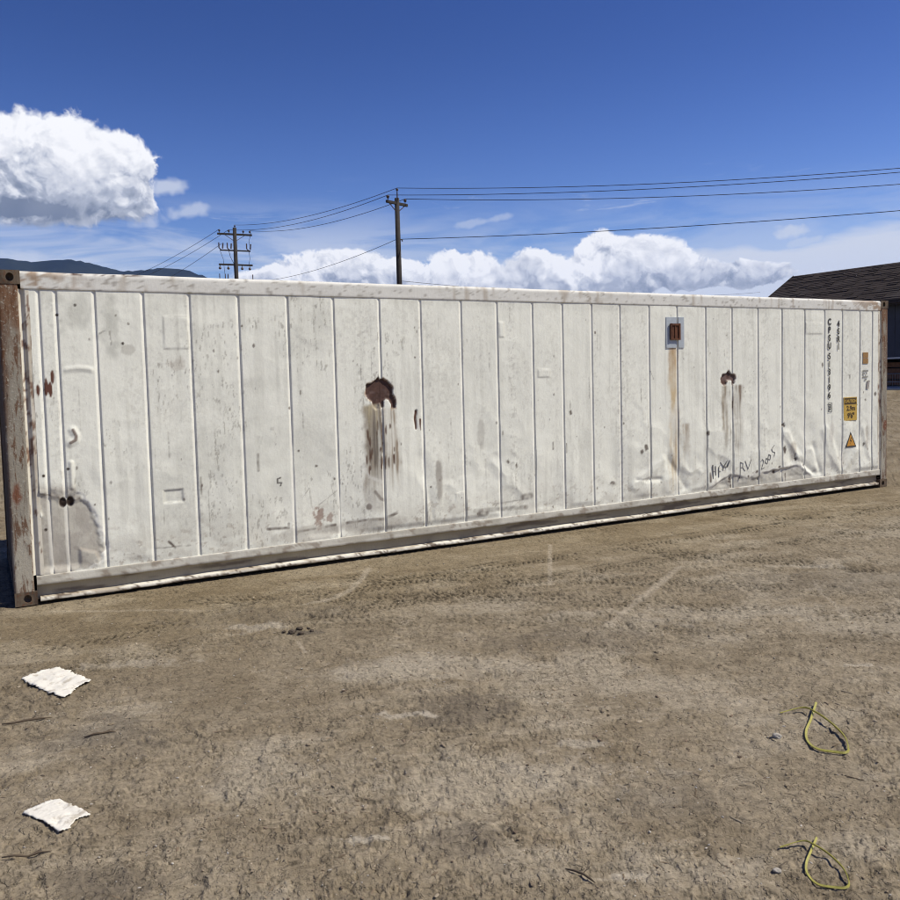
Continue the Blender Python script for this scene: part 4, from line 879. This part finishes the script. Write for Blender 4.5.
MB().bar(Vector((0, 0, 9.30)), ad * .5 + Vector((0, 0, 9.66)), .03, .03).bar(Vector((0, 0, 9.30)), ad * -.5 + Vector((0, 0, 9.66)), .03, .03).build('arm_brace', m_insul, e1)
for k in (-.60, .56): insulator(e1, ad.x * k, ad.y * k, 9.78, 1.1)
MB().tube([(.02, 0, 9.94), (.02, 0, 10.22)], .03, 6).build('top_pin', m_insul, e1)
insulator(e1, .02, 0, 10.2, .9)
MB().tube([(.12, -.02, 8.1), (.19, -.02, 8.1), (.19, -.02, 8.02)], .03, 6).build('cable_clamp', m_insul, e1)
e2 = pole_thing('wooden utility pole with four crossarms and switchgear, farther left behind the container', P2.x, P2.y, 13.1, .19, .13)
a2 = Vector((.90, .43, 0)).normalized()
def arm2(z, L, wd=.11):
    A = Vector((0, 0, z)) - a2 * L; B = Vector((0, 0, z)) + a2 * L
    MB().bar(A, B, wd, wd * 1.2).build('crossarm', m_wood, e2, bevel=.006)
arm2(12.62, 1.25); arm2(11.45, 1.1, .08); arm2(10.42, 1.22, .10); arm2(9.35, 1.25, .09); arm2(9.0, 1.2, .06)
MB().bar((0, 0, 12.1), a2 * .7 + Vector((0, 0, 12.56)), .035, .035).bar((0, 0, 12.1), a2 * -.7 + Vector((0, 0, 12.56)), .035, .035).build('arm_brace', m_insul, e2)
for k in (-1.1, -.42, .62, 1.1): insulator(e2, a2.x * k, a2.y * k, 12.69, 1.2)
insulator(e2, .02, 0, 13.08, 1.0)
for k in (-1.05, -.45, .95):                     # fused cutouts: a bracket, a barrel and its leads
    q = a2 * k
    cm = MB().tube([(q.x, q.y, 11.5), (q.x - .12, q.y, 11.62), (q.x - .12, q.y, 12.0)], .045, 6).tube([(q.x + .14, q.y, 11.55), (q.x + .18, q.y, 11.95)], .05, 6).build('fuse_cutout', m_insul, e2)
for k in (-1.15, -.55, .45, 1.0): insulator(e2, a2.x * k, a2.y * k, 10.36, 1.5, True)
for k in (-1.2, -.8, -.6, 1.2): MB().tube([(a2.x * k, a2.y * k, 9.0), (a2.x * k, a2.y * k, 9.75)], .035, 6).build('arrester', m_insul, e2)
MB().tube([(-.45, -.1, 11.45), (-.35, -.12, 11.0), (-.12, -.1, 10.5), (-.1, -.1, 9.3)], .02, 5).tube([(.9, .4, 11.4), (.95, .4, 10.9), (.85, .4, 10.4)], .015, 5).tube([(-1.0, -.4, 11.4), (-.8, -.4, 10.8), (-.75, -.35, 9.9), (-.7, -.35, 9.0)], .015, 5).tube([(1.1, .5, 12.8), (.9, .5, 12.2), (.95, .45, 11.9)], .015, 5).build('jumper_wire', m_wire, e2)
def wire(A, B, sag, r, label, group='overhead wires between the poles'):
    A = Vector(A); B = Vector(B); n = 40
    pts = [A.lerp(B, i / n) - Vector((0, 0, 4 * sag * (i / n) * (1 - i / n))) for i in range(n + 1)]
    c = A.copy(); mb = MB(); mb.tube([q - c for q in pts], r, 5); o = mb.build('overhead_wire', m_wire, None, True); o.location = c
    tag(o, label, 'wire', group)
RX = [Vector((42.0, 24.5, 0)), Vector((41.3, 23.7, 0)), Vector((42.6, 25.3, 0))]
t1 = P1 + Vector((.02, 0, 10.40)); tL = P1 - ad * .60 + Vector((0, 0, 10.0)); tR = P1 + ad * .56 + Vector((0, 0, 10.0))
wire(t1, RX[0] + Vector((0, 0, 10.75)), 1.25, .014, 'highest overhead wire running right from the top of the single crossarm pole')
wire(tL, RX[1] + Vector((0, 0, 10.35)), 1.15, .014, 'second overhead wire from the top, running right from the single crossarm pole')
wire(tR, RX[2] + Vector((0, 0, 10.2)), 1.25, .014, 'third overhead wire from the top, running right from the single crossarm pole')
wire(P1 + Vector((.19, -.02, 8.12)), RX[1] + Vector((0, -.2, 8.75)), .75, .015, 'lowest of the four long overhead lines running right from the single crossarm pole')
def top2(k, z): return P2 + a2 * k + Vector((0, 0, z))
wire(top2(.0, 13.30), t1, .45, .014, 'overhead wire joining the tops of the two poles')
wire(top2(-.42, 12.94), tL, .5, .014, 'middle overhead wire joining the upper crossarms of the two poles')
wire(top2(1.1, 12.94), tR, .5, .014, 'overhead wire joining the right ends of the upper crossarms of the two poles')
wire(top2(.1, 9.15), P1 + Vector((-.12, 0, 8.1)), .5, .012, 'low thin cable between the two poles just above the container')
FL = [Vector((-46, 103, 0)), Vector((-45, 104, 0)), Vector((-44.2, 104.6, 0))]
wire(top2(-1.1, 12.94), FL[0] + Vector((0, 0, 13.2)), 1.0, .016, 'topmost overhead wire running down left from the four crossarm pole')
wire(top2(-.42, 12.94), FL[1] + Vector((0, 0, 13.2)), 1.0, .016, 'middle overhead wire running down left from the four crossarm pole')
wire(top2(-1.0, 11.9), FL[2] + Vector((0, 0, 11.8)), 1.0, .016, 'lowest overhead wire running down left from the four crossarm pole')
wire(P1 + Vector((.14, 0, 6.25)), (26.0, 70, 8.2), .5, .010, 'thin service drop from the plain pole just above the container top', 'distant wires')

# ------------------------------------------------------------------ big shed behind the right end of the container
RD = Vector((.513, -.858, 0)); RP = Vector((-.858, -.513, 0))    # ridge direction, and outwards on the side facing the camera
SH0 = Vector((34.7, 84.4, 0)); RIDGE = 11.0; EAVE = 7.3; HALF = 6.3; LENB = 52.0
shed = empty('shed', SH0 + RP * 0); tag(shed, 'long dark shed with a brown black shingle roof behind the right end of the container', 'shed')
def SP(t, q, z): v = RD * t + RP * q; return (v.x, v.y, z)
m_shingle, g, p = material('dark_shingles', .9, 0, .2); o = g.obj()
uu = g.vec('DOT_PRODUCT', o, tuple(RD)); 
vd = w.node_tree  # noqa
qd = m_shingle.node_tree.nodes.new('ShaderNodeVectorMath'); qd.operation = 'DOT_PRODUCT'; g.put(qd.inputs[0], o); qd.inputs[1].default_value = tuple(RD); tcoord = S(g, qd.outputs['Value'])
_, _, zc = g.sep(o)
nn = g.noise(g.comb(tcoord * .5, zc * 6.0, 0), 1, 5, .65); n3 = g.noise(g.comb(tcoord * .22, zc * .5, 1.7), 1, 3, .5); n4 = g.noise(g.comb(tcoord * 3, zc * 14, 0), 1, 3, .6)
cc = g.mix(g.ramp(nn, .35, .7), (.028, .021, .019), (.055, .042, .037)); cc = g.mix(g.ramp(n3, .52, .60) * .6, cc, (.060, .052, .048)); cc = g.mix(g.ramp(n4, .62, .72) * .5, cc, (.09, .05, .03))
g.put(p.inputs['Base Color'], cc); g.put(p.inputs['Normal'], g.bump(nn, .5, .03))
m_wallnavy = flat('dark_blue_grey_sheeting', (.045, .052, .075), .6, .2, 1.5)
m_trim = flat('dark_trim', (.03, .025, .024), .8)
m_beam = flat('white_painted_beam', (.55, .55, .55), .6)
m_conc = flat('concrete_slab', (.42, .40, .35), .9, .15, 2)
m_lumber = flat('brown_lumber', (.17, .085, .05), .9, .35, 3)
sl = (RIDGE - EAVE) / HALF
def roof_side(sgn):
    rows = 26; mb = MB()
    for i in range(rows):                        # overlapping courses of shingles as real steps
        q0 = (HALF + .5) * i / rows; q1 = (HALF + .5) * (i + 1) / rows; rr_ = random.Random(i)
        z0 = RIDGE - sl * q0 + .0; z1 = RIDGE - sl * q1 + .012; n = 60
        for k in range(n):
            ta, tb = LENB * k / n, LENB * (k + 1) / n; j = rr_.uniform(-.05, .05)
            a, b, c_, d_ = SP(ta, sgn * q0, z0), SP(tb, sgn * q0, z0), SP(tb, sgn * (q1 + j), z1 + .02 + j * .4), SP(ta, sgn * (q1 + j), z1 + .02 + j * .4)
            e_, f_ = SP(tb, sgn * (q1 + j), z1 - .10), SP(ta, sgn * (q1 + j), z1 - .10)
            mb.add([a, b, c_, d_, e_, f_], [(0, 1, 2, 3), (3, 2, 4, 5)])
    mb.build('roof', m_shingle, shed)
roof_side(1); roof_side(-1)
mb = MB(); mb.v = [SP(-.05, 0, RIDGE + .06), SP(-.05, HALF + .6, EAVE - sl * .6 + .1), SP(-.05, HALF + .6, EAVE - sl * .6 - .22), SP(-.05, 0, RIDGE - .28), SP(.0, 0, RIDGE + .06), SP(.0, HALF + .6, EAVE - sl * .6 + .1), SP(.0, HALF + .6, EAVE - sl * .6 - .22), SP(.0, 0, RIDGE - .28)]
mb.f = [(0, 1, 2, 3), (4, 7, 6, 5), (0, 4, 5, 1), (1, 5, 6, 2), (2, 6, 7, 3)]; mb.build('barge_board', m_trim, shed)
mb = MB(); mb.v = [SP(.3, -HALF + .5, 0), SP(.3, HALF - .5, 0), SP(.3, HALF - .5, EAVE + .2), SP(.3, 0, RIDGE - .35), SP(.3, -HALF + .5, EAVE + .2), SP(.45, -HALF + .5, 0), SP(.45, HALF - .5, 0), SP(.45, HALF - .5, EAVE + .2), SP(.45, 0, RIDGE - .35), SP(.45, -HALF + .5, EAVE + .2)]
mb.f = [(0, 1, 2, 3, 4), (9, 8, 7, 6, 5)]; mb.build('gable_wall', m_wallnavy, shed)
MB().add([SP(0, HALF + .45, EAVE - .05), SP(LENB, HALF + .45, EAVE - .05), SP(LENB, HALF + .45, EAVE - .5), SP(0, HALF + .45, EAVE - .5), SP(0, HALF + .35, EAVE - .05), SP(LENB, HALF + .35, EAVE - .05), SP(LENB, HALF + .35, EAVE - .5), SP(0, HALF + .35, EAVE - .5)], [(0, 3, 2, 1), (4, 5, 6, 7), (0, 1, 5, 4), (3, 7, 6, 2)]).build('eave_board', m_trim, shed)
for k in range(26):                              # vertical sheets of the long wall, above the open bays
    t0 = LENB * k / 26 + .02; t1_ = LENB * (k + 1) / 26 - .02; j = .02 * (k % 2)
    MB().add([SP(t0, HALF - .5 + j, 2.55), SP(t1_, HALF - .5 + j, 2.55), SP(t1_, HALF - .5 + j, EAVE - .1), SP(t0, HALF - .5 + j, EAVE - .1), SP(t0, HALF - .6, 2.55), SP(t1_, HALF - .6, 2.55), SP(t1_, HALF - .6, EAVE - .1), SP(t0, HALF - .6, EAVE - .1)],
             [(0, 3, 2, 1), (4, 5, 6, 7), (0, 1, 5, 4), (1, 2, 6, 5), (3, 7, 6, 2), (0, 4, 7, 3)]).build('wall_sheet', m_wallnavy, shed)
MB().add([SP(0, HALF - .40, 2.40), SP(LENB, HALF - .40, 2.40), SP(LENB, HALF - .40, 2.53), SP(0, HALF - .40, 2.53), SP(0, HALF - .6, 2.40), SP(LENB, HALF - .6, 2.40), SP(LENB, HALF - .6, 2.53), SP(0, HALF - .6, 2.53)],
         [(0, 3, 2, 1), (0, 1, 5, 4), (3, 7, 6, 2), (4, 5, 6, 7)]).build('lintel', m_beam, shed)
for k in range(14):
    t0 = LENB * k / 13
    q = Vector(SP(t0, HALF - .5, 0)); MB().box(q.x - .1, q.x + .1, q.y - .1, q.y + .1, 0.2, 2.398).build('post', m_trim, shed)
MB().add([SP(.5, -HALF + .4, 0), SP(LENB, -HALF + .4, 0), SP(LENB, -HALF + .4, EAVE), SP(.5, -HALF + .4, EAVE)], [(0, 1, 2, 3)]).build('rear_wall', m_wallnavy, shed)
q0 = [SP(-2, HALF + 4.5, 0), SP(LENB, HALF + 4.5, 0), SP(LENB, -HALF, 0), SP(-.2, -HALF, 0)]
mb = MB(); mb.v = [(a, b, -.1) for a, b, _ in q0] + [(a, b, .12) for a, b, _ in q0]; mb.f = [(0, 1, 5, 4), (1, 2, 6, 5), (2, 3, 7, 6), (3, 0, 4, 7), (4, 5, 6, 7)]
mb.build('floor_slab', m_conc, shed)
for k in range(4):                               # lumber stacked in the open bays
    st = empty('lumber_stack', SH0 + RD * (3 + k * 5.2) + RP * (HALF - 2.2)); st.rotation_euler = (0, 0, math.atan2(RD.y, RD.x))
    tag(st, ['farthest stack of brown lumber in the open shed', 'second farthest stack of brown lumber in the open shed', 'third farthest stack of brown lumber in the open shed', 'nearest stack of brown lumber in the open shed'][k], 'lumber stack', 'lumber stacks in the open shed')
    rr = random.Random(k)
    for lv in range(4):
        z = .125 + lv * .50; L = rr.uniform(1.7, 2.2)
        MB().box(-L, L, -.7, .7, z + .09, z + .49).build('board_bundle', m_lumber, st)
        for x in (-1.2, 1.2): MB().box(x - .06, x + .06, -.7, .7, z + .002, z + .088).build('bearer', m_trim, st)
fence = empty('pipe_fence', SH0 + RP * (HALF + 1.6)); tag(fence, 'grey steel rail fence in front of the open shed at the far right', 'fence')
m_rail = flat('galvanised_rail', (.30, .30, .29), .5, metal=.4)
def FP(t, z): v = RD * t; return (v.x, v.y, z)
for k in range(22): MB().tube([FP(k * 2.4, .125), FP(k * 2.4, 1.25)], .045, 6).build('fence_post', m_rail, fence)
for z in (.55, 1.2): MB().tube([FP(0, z), FP(50.4, z)], .03, 6).build('rail', m_rail, fence)
mb = MB()
for k in range(250): mb.bar(FP(k * .2 + .1, .1), FP(k * .2 + .1, 1.17), .015, .015)
o = mb.build('picket', m_rail, fence); o['kind'] = 'stuff'

# a dark post far behind the left end of the container
lp = empty('leaning_post', (-8.1, 14.4, 0)); tag(lp, 'dark leaning timber post seen past the left end of the container', 'post')
MB().tube([(0, 0, -.1), (.12, 0, 1.0), (.40, 0, 2.6)], [.14, .13, .11], 10).build('shaft', m_trim, lp, True)
MB().box(.30, .50, -.10, .10, 2.605, 2.66).build('cap_plate', m_cast, lp)

# ------------------------------------------------------------------ mountains
m_hill, g, p = material('forested_mountain', 1, 0, 0); pos = g.pos()
n = g.noise(pos, .0028, 6, .6); g.put(p.inputs['Base Color'], g.mix(g.ramp(n, .35, .65), (.010, .014, .016), (.022, .028, .026)))
prof_az = np.array([-1.6, -1.0, -.7, -.56, -.50, -.484, -.455, -.44, -.422, -.405, -.385, -.368, -.35, -.335, -.321, -.308, -.295, -.278, -.24, -.15, 0, .2, .4, .7, 1.2])
prof_el = np.array([.05, .09, .12, .128, .134, .1318, .1290, .1305, .1325, .1312, .1265, .1218, .1222, .1246, .1262, .1250, .1238, .1165, .100, .085, .07, .06, .055, .05, .04])
na = 620; nd = 34
AA = np.linspace(-1.55, 1.15, na)
DD = np.linspace(0, 1, nd)
A2, T2 = np.meshgrid(AA, DD)
pe = np.interp(A2, prof_az, prof_el)
dist_ridge = 7600.0
ridge = (pe + .006) * dist_ridge
wgt = np.where(T2 < .62, (T2 / .62) ** 1.15, 1 - ((T2 - .62) / .38) * .6)
RR = 4600 + T2 * 4840
nz = fbm(A2 * 26, T2 * 5, 5, 1001, .55) - .5
Z2 = ridge * wgt * (RR / dist_ridge) ** 0 * (1 + nz * .45 * np.clip((.60 - T2) * 4, 0, 1) * wgt) + (fbm(A2 * 260, T2 * 30, 3, 1003) - .5) * 22 * (wgt > .05) - 2
V = np.stack([np.sin(A2) * RR, np.cos(A2) * RR, Z2], -1).reshape(-1, 3)
tag(link('mountains', mesh_np('mountains', V, grid_faces(nd, na), True), m_hill), kind='structure')

# ------------------------------------------------------------------ haze
m_haze = bpy.data.materials.new('air_haze'); m_haze.use_nodes = True; nt = m_haze.node_tree
for n in list(nt.nodes):
    if n.type == 'BSDF_PRINCIPLED': nt.nodes.remove(n)
pv = nt.nodes.new('ShaderNodeVolumePrincipled'); pv.inputs['Color'].default_value = (.30, .50, 1.0, 1); pv.inputs['Density'].default_value = 2.4e-5; pv.inputs['Anisotropy'].default_value = 0
nt.links.new(pv.outputs[0], [n for n in nt.nodes if n.type == 'OUTPUT_MATERIAL'][0].inputs['Volume'])
hz = MB().box(-12500, 12500, -12500, 12500, -60, 1500).build('haze', m_haze); tag(hz, kind='stuff')
